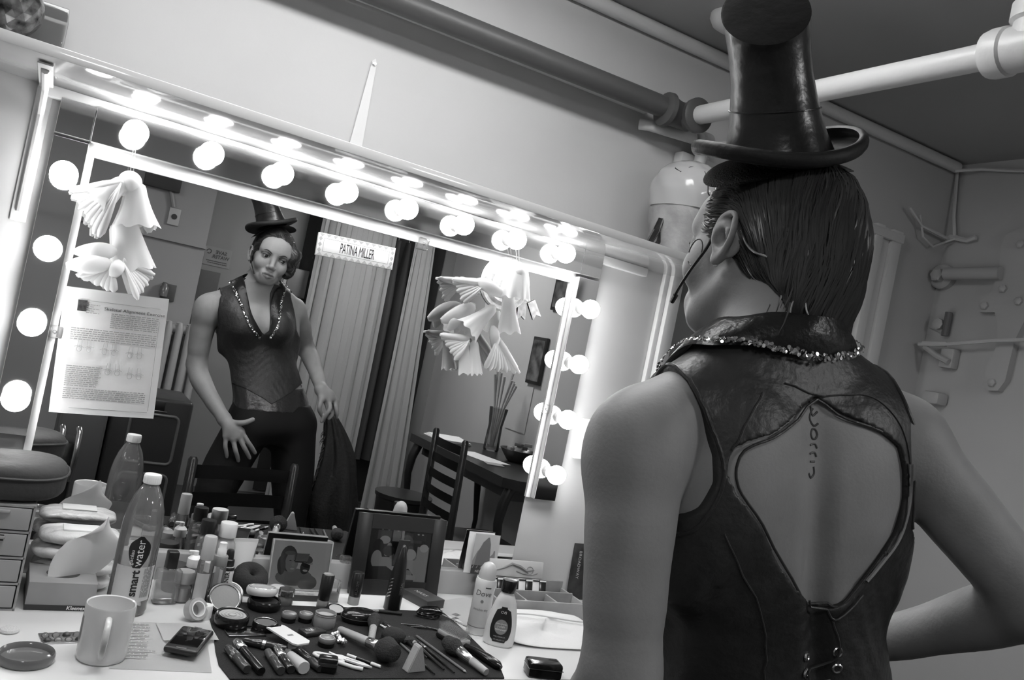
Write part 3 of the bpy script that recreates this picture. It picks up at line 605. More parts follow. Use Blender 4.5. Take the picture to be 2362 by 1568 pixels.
p = dt('spray_bottle', 'clear spray bottle with grey collar and white nozzle', 'spray bottle', .424, -.168); obj('bottle_body', LT([(.0155, 0), (.016, .002), (.016, .080), (.0145, .086), (.012, .088)]), CLEAR, p, 50); obj('contents', LT([(0, .003), (.0145, .003), (.0145, .030), (0, .030)]), clear('dark_fill', .4, .05, .3), p)
obj('collar', LT([(.0150, .086), (.0152, .087), (.0150, .106), (.013, .108), (0, .108)]), mat('grey_lid2', .22, .35), p, 50); obj('nozzle', LT([(.0095, .108), (.0095, .120), (.008, .122), (.008, .134), (0, .135)]), WHITE, p, 50)
p = dt('cleaner_bottle', 'small brush cleaner bottle with black spray top', 'spray bottle', .456, -.110); obj('bottle_body', LT([(.0145, 0), (.015, .002), (.015, .062), (.013, .068)]), mat('cleaner_white', .62, .4), p, 50)
obj('spray_top', LT([(.0153, .060), (.0153, .064), (.0125, .068), (.012, .082), (.009, .084), (.008, .100), (.006, .104), (0, .105)]), BLACK, p, 50)
obj('lettering', wrap_text('CLEANER', .012, A0+.12, .032, .0154, bold=.0004), INK, p, 0); obj('lettering', wrap_text('MAKEUP BRUSH', .007, A0-.42, .030, .0154, bold=.0002), INK, p, 0)
p = dt('lotion_tube', 'white squeeze tube standing on its cap', 'tube', .498, -.050, .12)
def tb(u, v):
    a = 2*math.pi*u; f = v; r = .019; return Vector((r*math.cos(a)*(1+.55*f), r*math.sin(a)*(1-f)*.95+(.0008 if math.sin(a) > 0 else -.0008), .018+.090*f))
bm = B(); grid(bm, tb, 28, 10, cu=True); obj('tube_body', bm, mat('tube_white', .74, .35), p, 60)
obj('cap', LT([(0, 0), (.017, 0), (.018, .002), (.018, .019), (0, .019)]), WHITE, p); obj('crimp', box(B(), (0, 0, .110), (.059, .002, .008)), mat('tube_white', .74), p)
rn = random.Random(5); bm = B()
for k in range(9): words(bm, -.016, .016, .085-k*.006, .0022, T(0, -.0165+k*.0004, 0, rx=R_(78)), rn)
o = obj('small_print', bm, mat('print_grey', .22, .8), p, 0); o['kind'] = 'stuff'
bm = B(); lathe(bm, [(0, 0), (.019, 0), (.019, .0006), (0, .0006)], 24, T(0, .0128, .082, rx=R_(-80)), sx=1., sy=.55); o = obj('oval_print', bm, mat('label_black', .015), p)
obj('lettering', text_bm('Vaseline', .009, .0001, T(0, .0138, .082) @ Matrix.Rotation(math.pi, 4, 'Z') @ Matrix.Rotation(R_(80), 4, 'X'), bold=.0002), WHITE, o, 0)
p = dt('small_white_bottle', 'tiny bottle with white screw cap behind the sprayers', 'bottle', .420, -.105); obj('bottle_body', LT([(.0115, 0), (.0115, .05), (.009, .055)]), mat('dark_bottle', .05, .2), p, 50); obj('cap', LT([(.0125, .052), (.0125, .072), (0, .073)]), WHITE, p)
p = dt('hair_doughnut', 'dark foam hair doughnut beside the photo frame', 'hair doughnut', .519, -.078)
bm = B(); M = T(0, 0, .033, rx=R_(28), rz=.25)
grid(bm, lambda u, v: M @ Vector(((.022+.0185*math.cos(2*math.pi*v))*math.cos(2*math.pi*u), (.022+.0185*math.cos(2*math.pi*v))*math.sin(2*math.pi*u), .0225*math.sin(2*math.pi*v))), 36, 18, True, True); obj('ring', bm, mat('foam_dark', .022, .9, bump=(200, .3)), p, 60)
# --- photo frames
def frame(name, label, x, y, w, h, rz, lean, fw, fm, build, cat='photo frame'):
    p = dt(name, label, cat, x, y, rz); M = Matrix.Rotation(-lean, 4, 'X')
    bm = B()
    for sx_ in (-1, 1): box(bm, (sx_*(w/2-fw/2), 0, h/2), (fw, .010, h), .0012, M)
    for z in (fw/2, h-fw/2): box(bm, (0, 0, z), (w-2*fw, .010, fw), 0, M)
    obj('frame', bm, fm, p); obj('backing', box(B(), (0, .004, h/2), (w-.002, .002, h-.002), 0, M), DARK, p); obj('stand', box(B(), (0, .028, h*.36), (.03, .002, h*.7), 0, Matrix.Rotation(lean*1.6, 4, 'X')), DARK, p)
    ph = obj('photo_print', box(B(), (0, -.0005, h/2), (w-2*fw, .001, h-2*fw), 0, M), None, p); build(p, ph, M, w-2*fw, h-2*fw, h/2)
    obj('glass', box(B(), (0, -.0022, h/2), (w-2*fw, .0008, h-2*fw), 0, M), clear('frame_glass', .96, .02, .0), p)
    return p
def shp(M, pts, cx, cz, y, m, parent, name, n=1):
    bm = B(); bm.faces.new([bm.verts.new(M @ Vector((cx+a, y, cz+b))) for a, b in pts]); return obj(name, bm, m, parent, 0)
def oval(rx, rz, n=18, t=0): return [(rx*math.cos(a)*math.cos(t)-rz*math.sin(a)*math.sin(t), rx*math.cos(a)*math.sin(t)+rz*math.sin(a)*math.cos(t)) for a in np.linspace(0, 2*math.pi, n, endpoint=False)]
PG = lambda v: mat('photo_grey_%d' % int(v*100), v, .3)
def couple(p, ph, M, w, h, cz):
    ph.data.materials.append(PG(.88))
    L = [(oval(.045, .020), -.012, -.028, .30), (oval(.024, .018), .022, -.040, .28), (oval(.021, .030, t=.1), -.030, .014, .09), (oval(.016, .024), -.022, .006, .38), (oval(.013, .005), -.028, .027, .20), (oval(.012, .017, t=-.1), .012, -.004, .06), (oval(.018, .006, t=-.35), .013, .010, .60), (oval(.013, .009, t=-.35), .016, .014, .12), (oval(.011, .005, t=-.3), .013, .000, .01), (oval(.006, .0025, t=-.1), .013, -.012, .75), (oval(.005, .002), -.019, -.009, .65), (oval(.003, .0012), -.026, .010, .05), (oval(.003, .0012), -.015, .010, .05), (oval(.004, .006), -.018, .002, .45), (oval(.010, .022, t=.1), -.046, -.002, .10)]
    for i, (pt, x, z, v) in enumerate(L): shp(M, [(max(-w/2, min(w/2, x+a))-x, max(-h/2, min(h/2, z+b))-z) for a, b in pt], x, cz+z, -.0012-.00003*i, PG(v), p, 'print_shape')
frame('photo_frame', 'small clear photo frame with a print of two smiling people', .640, -.048, .148, .116, .03, R_(10), .0035, clear('frame_clear', .6, .1, .5), couple)
def group_print(p, ph, M, w, h, cz):
    ph.data.materials.append(PG(.04)); rn = random.Random(8); k = [0]
    def S(pt, x, z, v): k[0] += 1; shp(M, [(max(-w/2, min(w/2, x+a))-x, max(-h/2, min(h/2, z+b))-z) for a, b in pt], x, cz+z, -.0012-.00002*k[0], PG(v), p, 'print_shape')
    R4 = lambda a, b: [(-a, -b), (a, -b), (a, b), (-a, b)]
    for x, z, a, b, v in ((-.045, .045, .018, .014, .12), (-.012, .048, .011, .014, .42), (.035, .045, .022, .012, .10), (.012, .03, .013, .010, .32), (.05, .05, .018, .010, .06), (.004, .045, .0035, .022, .72)): S(R4(a, b), x, z, v)
    for x, z in ((-.052, .062), (-.035, .061), (.046, .055), (.058, .055), (-.01, .060)): S(oval(.003, .0015), x, z, .85)
    S(R4(.062, .022), -.0, -.028, .62); S(R4(.016, .045), .064, -.02, .60)
    for x, z, v in ((-.028, .022, .55), (-.034, .004, .5), (-.018, -.002, .5), (.016, .0, .4), (.030, .018, .10), (.042, -.002, .35)): S(oval(.0065, .008), x, z, v)
    S(oval(.016, .013), -.028, .010, .10); S(oval(.017, .014), .030, .004, .72); S(oval(.012, .010), .066, .022, .85)
    S(oval(.014, .010), -.042, .036, .70); S(oval(.014, .017), -.058, .02, .02); S(oval(.014, .022), -.058, -.012, .58); S(oval(.012, .020), .052, -.024, .60)
    S([(-.07, -.03), (-.03, -.028), (.0, -.045), (.03, -.03), (.045, -.045), (.045, -.07), (-.07, -.07)], 0, 0, .035)
    S(oval(.014, .012), .028, -.046, .45); S(R4(.024, .006), .028, -.052, .65)
frame('photo_frame', 'large black picture frame with a group photo', .884, -.052, .238, .195, -.015, R_(9), .036, mat('frame_black', .018, .35), group_print)
# --- along the back: postcards, catalogue card
p = dt('postcard', 'city postcard of a pointed tower leaning on the mirror', 'postcard', 1.135, -.032, .02, z=MZ0-.048)
M = T(0, 0, .0485, rx=R_(-7), ry=R_(1))
obj('card', box(B(), (0, 0, .052), (.076, .0008, .104), 0, M), PG(.42), p)
shp(M, [(-.030, -.030), (-.026, .0), (-.012, .030), (.002, .044), (.006, .044), (.012, .026), (.014, -.004), (.02, -.03)], 0, .052, -.0006, PG(.14), p, 'tower_print'); shp(M, [(-.037, -.03), (-.037, -.018), (-.026, .006), (-.02, .012), (-.012, .008), (-.01, -.03)], 0, .052, -.0005, PG(.22), p, 'tower_print'); shp(M, [(.012, -.03), (.014, -.006), (.022, .002), (.024, .010), (.028, .010), (.030, -.012), (.037, -.03)], 0, .052, -.0005, PG(.18), p, 'tower_print'); shp(M, [(-.038, -.052), (.038, -.052), (.038, -.030), (-.038, -.030)], 0, .052, -.0007, PG(.04), p, 'street_print')
for i in range(6): shp(M, [(-.036+i*.012, -.038), (-.034+i*.012, -.038), (-.03+i*.012, -.031), (-.032+i*.012, -.031)], 0, .052, -.0009, PG(.3), p, 'street_print')
obj('lettering', text_bm('NEW YORK', .009, .0001, M @ T(0, -.0009, .006) @ UPRIGHT, 1.1), PG(.5), p, 0)
p = dt('blank_card', 'blank white card standing behind the city postcard', 'card', 1.122, -.020, .02, z=MZ0-.048); obj('card', box(B(), (0, 0, .052), (.078, .0008, .108), 0, T(0, 0, .0485, rx=R_(-5))), PAPER, p)
# --- lipsticks, cone bottle, small jars on the white strip
def lipstick(label, x, y, h=.074, r=.0138, txt=None):
    p = dt('lipstick_tube', label, 'lipstick', x, y); obj('case', LT([(0, .020), (r, .020), (r+.0004, .021), (r+.0004, h-.002), (r-.0015, h), (0, h-.001)], 24), BLACK, p, 50); obj('base', LT([(0, 0), (r-.001, 0), (r, .001), (r, .020), (0, .020)], 24), clear('base_clear', .5, .06, .35), p, 50)
    if txt: obj('lettering', wrap_text(txt, .009, AF(x, y)+.2, h*.55, r+.0006), STEEL, p, 0)
lipstick('black lipstick tube in front of the small photo frame', .669, -.163, .078)
lipstick('black lipstick tube lettered in silver before the large frame', .754, -.128, .076, .0135, 'BUXOM')
p = dt('cone_bottle', 'tall black bullet-shaped bottle before the large frame', 'bottle', .843, -.152)
obj('bottle_body', LT([(0, 0), (.018, 0), (.020, .002), (.0200, .045), (.018, .080), (.013, .118), (.007, .146), (.003, .154), (0, .155)], 28), mat('bullet_black', .012, .3), p, 60)
bm = B()
for k in range(6): grid(bm, lambda u, v, k=k: Vector(((.0204-.0002*k)*math.cos(-2.95+.5*u), (.0204-.0002*k)*math.sin(-2.95+.5*u), .03+k*.008+.003*v+.006*u)), 5, 1)
obj('silver_stripe', bm, ALU, p, 60); obj('lettering', wrap_text('L\'OREAL', .008, AF(.843, -.152)+.7, .055, .0204), STEEL, p, 0)
p = dt('clear_stick_box', 'small clear plastic box behind the first lipstick', 'box', .706, -.118, .1); obj('shell', box(B(), (0, 0, .026), (.024, .020, .052), .004), CLEAR, p); obj('insert', box(B(), (0, 0, .012), (.019, .015, .022), .002), GREY, p)
p = dt('flat_palette', 'flat clear palette with a printed card before the small frame', 'palette', .640, -.108, .02); obj('tray', box(B(), (0, 0, .007), (.088, .030, .014), .001), CLEAR, p); obj('printed_card', box(B(), (0, -.0, .009), (.080, .026, .002), 0), mat('palette_print', .45, .5, noise=(60, .6)), p); obj('edge', box(B(), (0, -.0155, .007), (.088, .001, .014)), DARK, p)
p = dt('white_pot', 'small white pot with a pale lid before the frame', 'pot', .581, -.092); obj('pot', LT([(0, 0), (.0165, 0), (.0165, .016), (0, .016)]), WHITE, p); obj('lid', LT([(.0175, .012), (.0178, .013), (.0175, .021), (.016, .022), (.013, .0215), (0, .021)]), mat('pale_lid', .6, .4), p, 50)
p = dt('silver_lid_jar', 'dark glass jar with a ridged silver lid', 'jar', .586, -.150); obj('jar', LT([(0, 0), (.0165, 0), (.017, .002), (.017, .022), (.015, .024)]), clear('dark_glass', .3, .05, .15), p, 50); obj('lid', LT([(.0178, .022), (.018, .024), (.0175, .026), (.018, .028), (.0175, .030), (.018, .033), (.017, .036), (0, .0365)]), ALU, p, 30)
# white paper strip under the bottles
p = dt('white_sheet', 'sheet of white paper lying under the lipsticks and frame', 'paper', .74, -.112, -.02, z=DZ+.0002); bm = B(); box(bm, (0, 0, 0), (.42, .105, .0006)); obj('sheet', bm, PAPER, p)
# --- black cloth spread with make-up
CL = [(.413, -.155), (.45, -.150), (.60, -.160), (.78, -.165), (.95, -.163), (.972, -.170), (.975, -.24), (.972, -.33), (.968, -.42), (.958, -.50), (.945, -.5385), (.80, -.539), (.60, -.539), (.397, -.539), (.388, -.48), (.392, -.42), (.402, -.34), (.408, -.25)]
bm = B(); prism(bm, CL, .0004, .0028); o = obj('makeup_cloth', bm, mat('black_cloth', .010, .85, bump=(350, .4)), None, 0); o.location = (0, 0, DZ); tag(o, 'black cloth spread under the make-up brushes and pots', 'cloth')
CZ = DZ+.0029
def ct(name, label, cat, x, y, rz=0, group=None): return thing(name, label, cat, (x, y, CZ), rz, group)
def compact(label, x, y, r, h, v, rim, base, tilt=0., z=0., rz=0., lidopen=False):
    p = ct('powder_compact', label, 'compact', x, y, rz); M = T(0, 0, z) @ Matrix.Rotation(tilt, 4, 'X')
    obj('case', LT([(0, 0), (r*.92, 0), (r, h*.35), (r, h*.75), (r*.93, h), (r*.84, h*.96), (r*.82, h*.80), (0, h*.80)], 36, M=M), base, p, 40)
    obj('powder', LT([(0, h*.84), (r*.80, h*.84), (r*.815, h*.81)], 36, M=M), mat('powder_%d' % int(v*100), v, .8, bump=(120, .1)), p)
    obj('rim', tube(B(), [M @ Vector((r*.84*math.cos(a), r*.84*math.sin(a), h*.97)) for a in np.linspace(0, 2*math.pi, 36, endpoint=False)], .0007, 5, closed=True), rim, p)
    return p
WH = mat('compact_white', .75, .2); BK = mat('compact_black', .012, .2)
compact('white round powder compact stacked at the top of the cloth', .524, -.172, .033, .016, .36, ALU, WH, R_(-8), .026)
compact('closed black compact lying under the white powder compact', .531, -.184, .036, .020, .02, BK, BK)
compact('open white compact with a mirror lid at the upper left of the cloth', .462, -.136, .031, .010, .40, WH, WH, R_(22), .012)
p = compact('large black compact with grey powder tilted against another', .440, -.205, .036, .009, .26, ALU, BK, R_(42), .022)
p = compact('black compact with pale pressed powder in rings', .442, -.290, .034, .022, .45, BK, BK, R_(4), .003)
bm = B()
for r_ in (.008, .015, .021): tube(bm, [Vector((r_*math.cos(a), r_*math.sin(a), .0225)) for a in np.linspace(0, 2*math.pi, 28, endpoint=False)], .0008, 5, closed=True)
obj('swirl', bm, mat('powder_45', .45), p)
compact('dark glossy compact with brown powder beside the pale one', .507, -.306, .026, .016, .14, ALU, BK)
p = ct('mirror_palette', 'flat mirrored palette under the pale powder compact', 'palette', .462, -.326, .1); obj('tray', box(B(), (0, 0, .002), (.075, .05, .004), .001), mat('palette_silver', .5, .15, 1.), p)
def pot(label, x, y, r, h, topv, capm=None, open_=False):
    p = ct('cosmetic_pot', label, 'pot', x, y); obj('pot', LT([(0, 0), (r*.96, 0), (r, .001), (r, h*.55), (r*.94, h*.6)]), BK, p, 40)
    obj('lid', LT([(r*1.02, h*.5), (r*1.04, h*.55), (r*1.04, h*.9), (r*.95, h), (0, h)]), capm or mat('pot_lid', .16, .25), p, 40)
    obj('lid_inset', LT([(0, h*1.005), (r*.8, h*1.005), (r*.82, h)]), mat('inset_%d' % int(topv*100), topv, .3), p)
pot('small dark round pot below the silver-lidded jar', .567, -.258, .0155, .018, .14); pot('small dark round pot second from the silver-lidded jar', .604, -.256, .0150, .018, .12); pot('small dark pot with shiny rim near the white comb', .612, -.388, .0165, .018, .20)
p = ct('open_powder_jar', 'open round jar of loose powder in the middle of the cloth', 'jar', .638, -.282); obj('jar', LT([(0, 0), (.022, 0), (.023, .002), (.023, .020), (.022, .022), (.022, .030), (.0205, .031), (.0195, .024), (0, .024)], 32), mat('powder_jar', .28, .3), p, 40); obj('thread', tube(B(), [Vector((.0222*math.cos(a), .0222*math.sin(a), .024+.0006*a)) for a in np.linspace(0, 12, 60)], .0006, 5), mat('powder_jar', .28), p); obj('powder', LT([(0, .0255), (.0185, .0245)]), mat('loose_powder', .42, .9), p)
p = ct('shade_compact', 'flat dark compact lettered in silver before the powder jar', 'compact', .600, -.328, .35); obj('case', box(B(), (0, 0, .005), (.052, .030, .010), .003), mat('compact_dark', .035, .3), p); obj('lettering', text_bm('NARS', .013, .0001, T(0, 0, .0102), 1.1), STEEL, p, 0)
p = ct('black_case', 'large glossy black oval case in the middle of the cloth', 'case', .730, -.246, -.1); obj('case', LT([(0, 0), (.034, 0), (.037, .006), (.037, .014), (.033, .022), (.02, .026), (0, .027)], 36, sx=1.15, sy=.85), mat('glossy_black', .010, .15), p, 50); obj('seam', tube(B(), [Vector((.0428*math.cos(a), .0316*math.sin(a), .011)) for a in np.linspace(0, 2*math.pi, 40, endpoint=False)], .0006, 5, closed=True), DARK, p)
p = ct('eyeshadow_pan', 'round mirrored eyeshadow pan at the back of the cloth', 'pan', .692, -.190, 0); M = Matrix.Rotation(R_(14), 4, 'X') @ T(0, 0, .003); obj('pan', LT([(0, 0), (.021, 0), (.0215, .003), (.020, .005), (0, .004)], 30, M=M), BK, p, 40); obj('shadow', LT([(0, .0045), (.017, .0048)], 30, M=M), mat('pan_powder', .5, .6), p)
# lying tubes and pencils
def rod(name, label, cat, a, b, segs, group=None, n=14):
    """a slim thing lying from a to b (x, y[, z]); segs = (part, t0, t1, r0, r1, material)"""
    a3 = Vector((a[0], a[1], a[2] if len(a) > 2 else max(segs[0][3], segs[0][4]))); b3 = Vector((b[0], b[1], b[2] if len(b) > 2 else max(segs[-1][3], segs[-1][4])))
    p = ct(name, label, cat, a[0], a[1], 0, group); o3 = Vector((a[0], a[1], 0))
    for part, t0, t1, r0, r1, m in segs: obj(part, tube(B(), [a3.lerp(b3, t0)-o3, a3.lerp(b3, t0+(t1-t0)*.04)-o3, a3.lerp(b3, t0+(t1-t0)*.96)-o3, a3.lerp(b3, t1)-o3], [r0*.9, r0, r1, r1*.9], n), m, p, 50)
    return p
GL = mat('gloss_dark', .03, .12, coat=.4); HAIRB = mat('brush_hair', .035, .9, bump=(300, .6)); PALEH = mat('brush_hair_pale', .45, .9, bump=(300, .6)); FER = mat('ferrule', .72, .2, 1.); HAND = mat('brush_handle_grey', .42, .3); HANDB = mat('brush_handle_black', .012, .25)
rod('mascara_tube', 'black mascara tube with silver band lying above the lipsticks', 'mascara', (.448, -.390), (.520, -.428), [('barrel', 0, .46, .007, .0082, GL), ('band', .44, .52, .0088, .0088, FER), ('cap', .52, 1, .0082, .0065, GL)])
rod('lip_gloss', 'dark lip gloss with ribbed cap at the lower left of the cloth', 'lip gloss', (.411, -.425), (.428, -.522), [('cap', 0, .35, .0075, .0085, mat('gloss_mid', .06, .2)), ('band', .35, .46, .0093, .0093, FER), ('barrel', .46, 1, .009, .0082, mat('gloss_mid', .06, .2))])
rod('lip_gloss', 'black lip gloss with silver cap at the lower left of the cloth', 'lip gloss', (.431, -.402), (.452, -.528), [('cap', 0, .28, .0092, .0098, FER), ('barrel', .28, 1, .0080, .0080, BK)])
rod('lip_gloss', 'short dark lip gloss with dark grey cap beside the silver one', 'lip gloss', (.482, -.440), (.487, -.527), [('cap', 0, .40, .0075, .0080, mat('cap_grey', .10, .25)), ('barrel', .40, 1, .0085, .0085, mat('gloss_mid', .06, .2))])
rod('lip_gloss', 'glossy lip gloss with silver cap in the lower middle', 'lip gloss', (.501, -.430), (.507, -.522), [('cap', 0, .42, .0085, .0090, FER), ('barrel', .42, 1, .0085, .0085, GL)])
rod('silver_vial', 'pale tapered vial with clear cap in the lower middle', 'vial', (.519, -.440), (.529, -.524), [('cap', 0, .2, .0075, .0075, CLEAR), ('barrel', .2, 1, .0085, .0125, mat('vial_pale', .55, .25))])
rod('eye_pencil', 'dark flat tube with speckled edge in the lower middle', 'pencil', (.542, -.432), (.562, -.518), [('barrel', 0, .6, .0075, .0085, BK), ('tip', .6, 1, .0085, .007, mat('tip_dark', .03, .3))])
rod('powder_brush', 'thick powder brush with pale grey handle and dark round head', 'brush', (.660, -.322), (.716, -.482), [('handle', 0, .55, .0075, .0090, HAND), ('ferrule', .55, .78, .0100, .0125, FER), ('bristles', .76, .88, .015, .026, HAIRB), ('bristles', .87, 1.04, .026, .017, HAIRB)])
rod('kabuki_brush', 'short brush standing with a pale handle and flared dark bristles', 'brush', (.702, -.398, .010), (.754, -.272, .020), [('ferrule', 0, .10, .0060, .0070, FER), ('handle', .08, .60, .0070, .0080, PALEH), ('bristles', .58, .85, .008, .0150, HAIRB), ('bristles', .84, 1, .0150, .011, HAIRB)])
p = ct('velvet_puff', 'dark round velvet puff beside the short brush', 'puff', .770, -.352); obj('puff', LT([(0, 0), (.022, 0), (.026, .006), (.026, .014), (.020, .022), (0, .025)], 28), mat('puff_dark', .018, .9, bump=(250, .4)), p, 60); obj('ribbon', box(B(), (.03, -.012, .006), (.03, .022, .010), .004), HAIRB, p)
for lab_, a, b, segs in (
    ('long slim brush with dark tip lying nearest the puff', (.780, -.267), (.806, -.455), [('bristles', 0, .10, .0045, .0062, HAIRB), ('ferrule', .10, .28, .0060, .0050, FER), ('handle', .28, 1, .0048, .0020, HANDB)]),
    ('slim brush with pale fluffy tip in the fan of brushes', (.808, -.348), (.820, -.510), [('bristles', 0, .20, .0035, .0050, PALEH), ('ferrule', .20, .36, .0045, .0045, FER), ('handle', .36, 1, .0042, .0020, HANDB)]),
    ('thin liner brush with bright ferrule in the fan', (.823, -.350), (.838, -.522), [('bristles', 0, .12, .0012, .0026, HAIRB), ('ferrule', .12, .28, .0030, .0034, FER), ('handle', .28, 1, .0032, .0016, HANDB)]),
    ('thin grey pencil lying across the fan of brushes', (.833, -.332), (.866, -.520), [('barrel', 0, .96, .0028, .0028, mat('pencil_grey', .15, .35)), ('tip', .96, 1, .0028, .0006, PALEH)]),
    ('thin silver pencil lowest in the fan of brushes', (.778, -.376), (.792, -.528), [('barrel', 0, .5, .0022, .0030, mat('pencil_grey', .15)), ('band', .5, .62, .0034, .0034, FER), ('handle', .62, 1, .003, .0014, HANDB)]),
    ('short white-tipped applicator near the front of the cloth', (.640, -.440), (.690, -.496), [('tip', 0, .28, .0030, .0034, WHITE), ('handle', .28, .72, .0030, .0030, HANDB), ('tip', .72, 1, .0036, .0030, WHITE)]),
    ('thin dark applicator with white point behind the puff', (.768, -.268), (.785, -.308), [('tip', 0, .55, .0016, .0030, WHITE), ('handle', .55, 1, .002, .001, STEEL)])):
    rod('makeup_brush', lab_, 'brush', a, b, segs, 'slim brushes and pencils on the black cloth')
rod('blush_brush', 'wide blush brush with silver ferrule at the right of the cloth', 'brush', (.872, -.398), (.904, -.533), [('bristles', 0, .22, .013, .019, HAIRB), ('bristles', .20, .36, .019, .012, HAIRB), ('ferrule', .34, .66, .0120, .0085, FER), ('handle', .64, 1.0, .0085, .0075, HAND)])
p = ct('sponge_wedge', 'pale triangular make-up sponge standing near the front', 'sponge', .757, -.503, .2); bm = B(); prism(bm, [(-.021, 0), (.023, 0), (.004, .050), (.0, .052), (-.004, .050)], -.011, .011, UPRIGHT); bmesh.ops.bevel(bm, geom=bm.edges[:], offset=.0015, segments=2, affect='EDGES'); obj('wedge', bm, mat('sponge_wedge', .42, .9, bump=(400, .2)), p)
p = ct('white_comb', 'white plastic clip card lying across the tubes', 'clip card', .536, -.388, .38); bm = B(); prism(bm, [(-.020, .052), (-.012, .046), (.010, .046), (.016, .052), (.020, .046), (.020, -.036), (.012, -.044), (-.014, -.044), (-.020, -.036)], .017, .020); obj('card', bm, WHITE, p); obj('print_mark', box(B(), (.0, .0, .0203), (.012, .006, .0004)), GREY, p); obj('prop_tube', tube(B(), [(-.012, -.02, .008), (.012, -.02, .008)], .008, 12), mat('vial_pale', .55), p)
p = ct('white_tongs', 'small white plastic tongs lettered along the blade', 'tongs', .632, -.470, -.70); bm = B(); prism(bm, [(-.045, .014), (-.030, .010), (-.020, .014), (.030, .008), (.050, .0), (.030, -.005), (-.010, -.002), (-.030, .002), (-.045, .010)], .003, .006); obj('blade', bm, WHITE, p)
bm = B(); tube(bm, [(-.035+.030*math.cos(a), -.014+.010*math.sin(a), .005) for a in np.linspace(0, 2*math.pi, 24, endpoint=False)], .0036, 8, closed=True); tube(bm, [(-.01, -.02, .004), (.02, -.022, .004), (.038, -.018, .004)], .004, 8); obj('grip', bm, WHITE, p, 60); obj('lettering', text_bm('smashbox', .007, .0001, T(.008, .004, .0062)), GREY, p, 0)
p = ct('jewelled_clip', 'sparkling jewelled hair clip beside the brush handle', 'hair clip', .646, -.366, -.6); bm = B(); rn = random.Random(6)
for k in range(46):
    t = k/46; c = Vector((-.018+.036*t, .012*math.sin(t*5)-.012*t, .006+.004*math.sin(t*9))); bmesh.ops.create_icosphere(bm, subdivisions=1, radius=rn.uniform(.003, .0055), matrix=Matrix.Translation(c+Vector((rn.uniform(-.004, .004), rn.uniform(-.005, .005), rn.uniform(0, .004)))))
o = obj('jewels', bm, mat('crystal', .75, .12, .6), p, 0); o['kind'] = 'stuff'
p = ct('pencil_sharpener', 'black square sharpener with metal edge at the front of the cloth', 'sharpener', .578, -.508, -.3); obj('body', box(B(), (0, 0, .014), (.036, .026, .028), .005), BK, p); obj('blade', box(B(), (0, -.0135, .016), (.034, .002, .006)), STEEL, p)
p = ct('hair_tie_bundle', 'coil of thin black hair ties at the back right of the cloth', 'hair ties', .918, -.204); 
for k in range(6):
    rn = random.Random(k); bm = B(); rr = .021+.003*rn.random(); tube(bm, [Vector((rr*1.25*math.cos(a)+.004*math.sin(3*a+k), rr*.62*math.sin(a)+.003*math.cos(2*a+k), .002+.0035*k+.0015*math.sin(2*a+k))) for a in np.linspace(0, 2*math.pi, 36, endpoint=False)], .0018, 6, closed=True); obj('hair_tie', bm, BK, p)
p = ct('hair_pins', 'thin black hair pins scattered on the cloth behind the hair brush', 'hair pins', .866, -.268)
for k in range(6): rn = random.Random(20+k); obj('pin', tube(B(), [Vector((-.04+.006*k, .012-.005*k, .001)), Vector((.0+.006*k, -.002-.004*k+rn.uniform(-.003, .003), .003)), Vector((.042, -.018-.003*k, .001))], .0009, 5), STEEL if k % 3 == 0 else BK, p)
p = ct('double_pencil', 'long thin double-ended pencil along the back of the cloth', 'pencil', .775, -.186, -.06); obj('barrel', tube(B(), [(-.07, .004, .004), (.01, .0, .004), (.075, -.012, .004)], .0032, 8), HANDB, p); obj('band', tube(B(), [(.0, 0, .004), (.02, -.003, .004)], .0036, 8), FER, p)
# hair brush
p = ct('hair_brush', 'black hair brush with pale bristles at the right of the cloth', 'hair brush', .914, -.378, -1.27); bm = B()
obj('pad', box(B(), (-.018, 0, .014), (.080, .030, .012), .004), mat('brush_pad', .42, .5), p); obj('head', box(B(), (-.018, 0, .006), (.084, .034, .010), .004), BK, p)
bm = B()
for i in range(26):
    for j in range(8): x = -.056+i*.0030; y = -.013+j*.0037; tube(bm, [(x, y, .02), (x+.0006*(i-13)*.1, y*1.15, .036)], [.00055, .00035], 4, False)
o = obj('bristles', bm, PALEH, p); o['kind'] = 'stuff'
obj('handle', tube(B(), [(.022, 0, .008), (.05, 0, .010), (.09, 0, .009), (.125, -.002, .008), (.135, -.002, .008)], [.007, .0075, .010, .0095, .004], 12), mat('glossy_black', .010), p, 60)
# --- right side: deodorant, remover, box, organiser, pouch, papers
p = dt('deodorant_can', 'white deodorant can with a domed pearl cap', 'deodorant', 1.003, -.288)
obj('can', LT([(0, 0), (.021, 0), (.0235, .003), (.0238, .10), (.0245, .108), (.0245, .122), (.0225, .128), (0, .128)], 32), mat('can_white', .78, .25), p, 50); obj('cap', LT([(.0205, .126), (.0205, .135), (.0185, .150), (.013, .161), (.006, .1655), (0, .1665)], 28), mat('cap_pearl', .55, .3), p, 60)
obj('lettering', wrap_text('Dove', .018, AF(1.003, -.288), .097, .0242, False, shear=.15), mat('label_blue', .12, .4), p, 0); obj('lettering', wrap_text('invisible dry', .0075, AF(1.003, -.288), .060, .0240, False), GREY, p, 0)
bm = wrap_text('•', .03, AF(1.003, -.288), .078, .0241, False); obj('bird_mark', bm, GREY, p, 0); obj('stripe', lab(AF(1.003, -.288)+.1, AF(1.003, -.288)+.65, .110, .113, .0248), DARK, p); obj('base_ring', LT([(.0240, .018), (.0242, .019), (.0240, .020)]), GREY, p)
p = dt('polish_remover', 'white nail polish remover bottle with a dark oval label', 'bottle', 1.025, -.356, -.53)
PR = [(.030, 0), (.034, .003), (.0355, .010), (.0355, .030), (.034, .050), (.030, .075), (.024, .098), (.018, .112), (.0145, .118), (.0145, .123)]
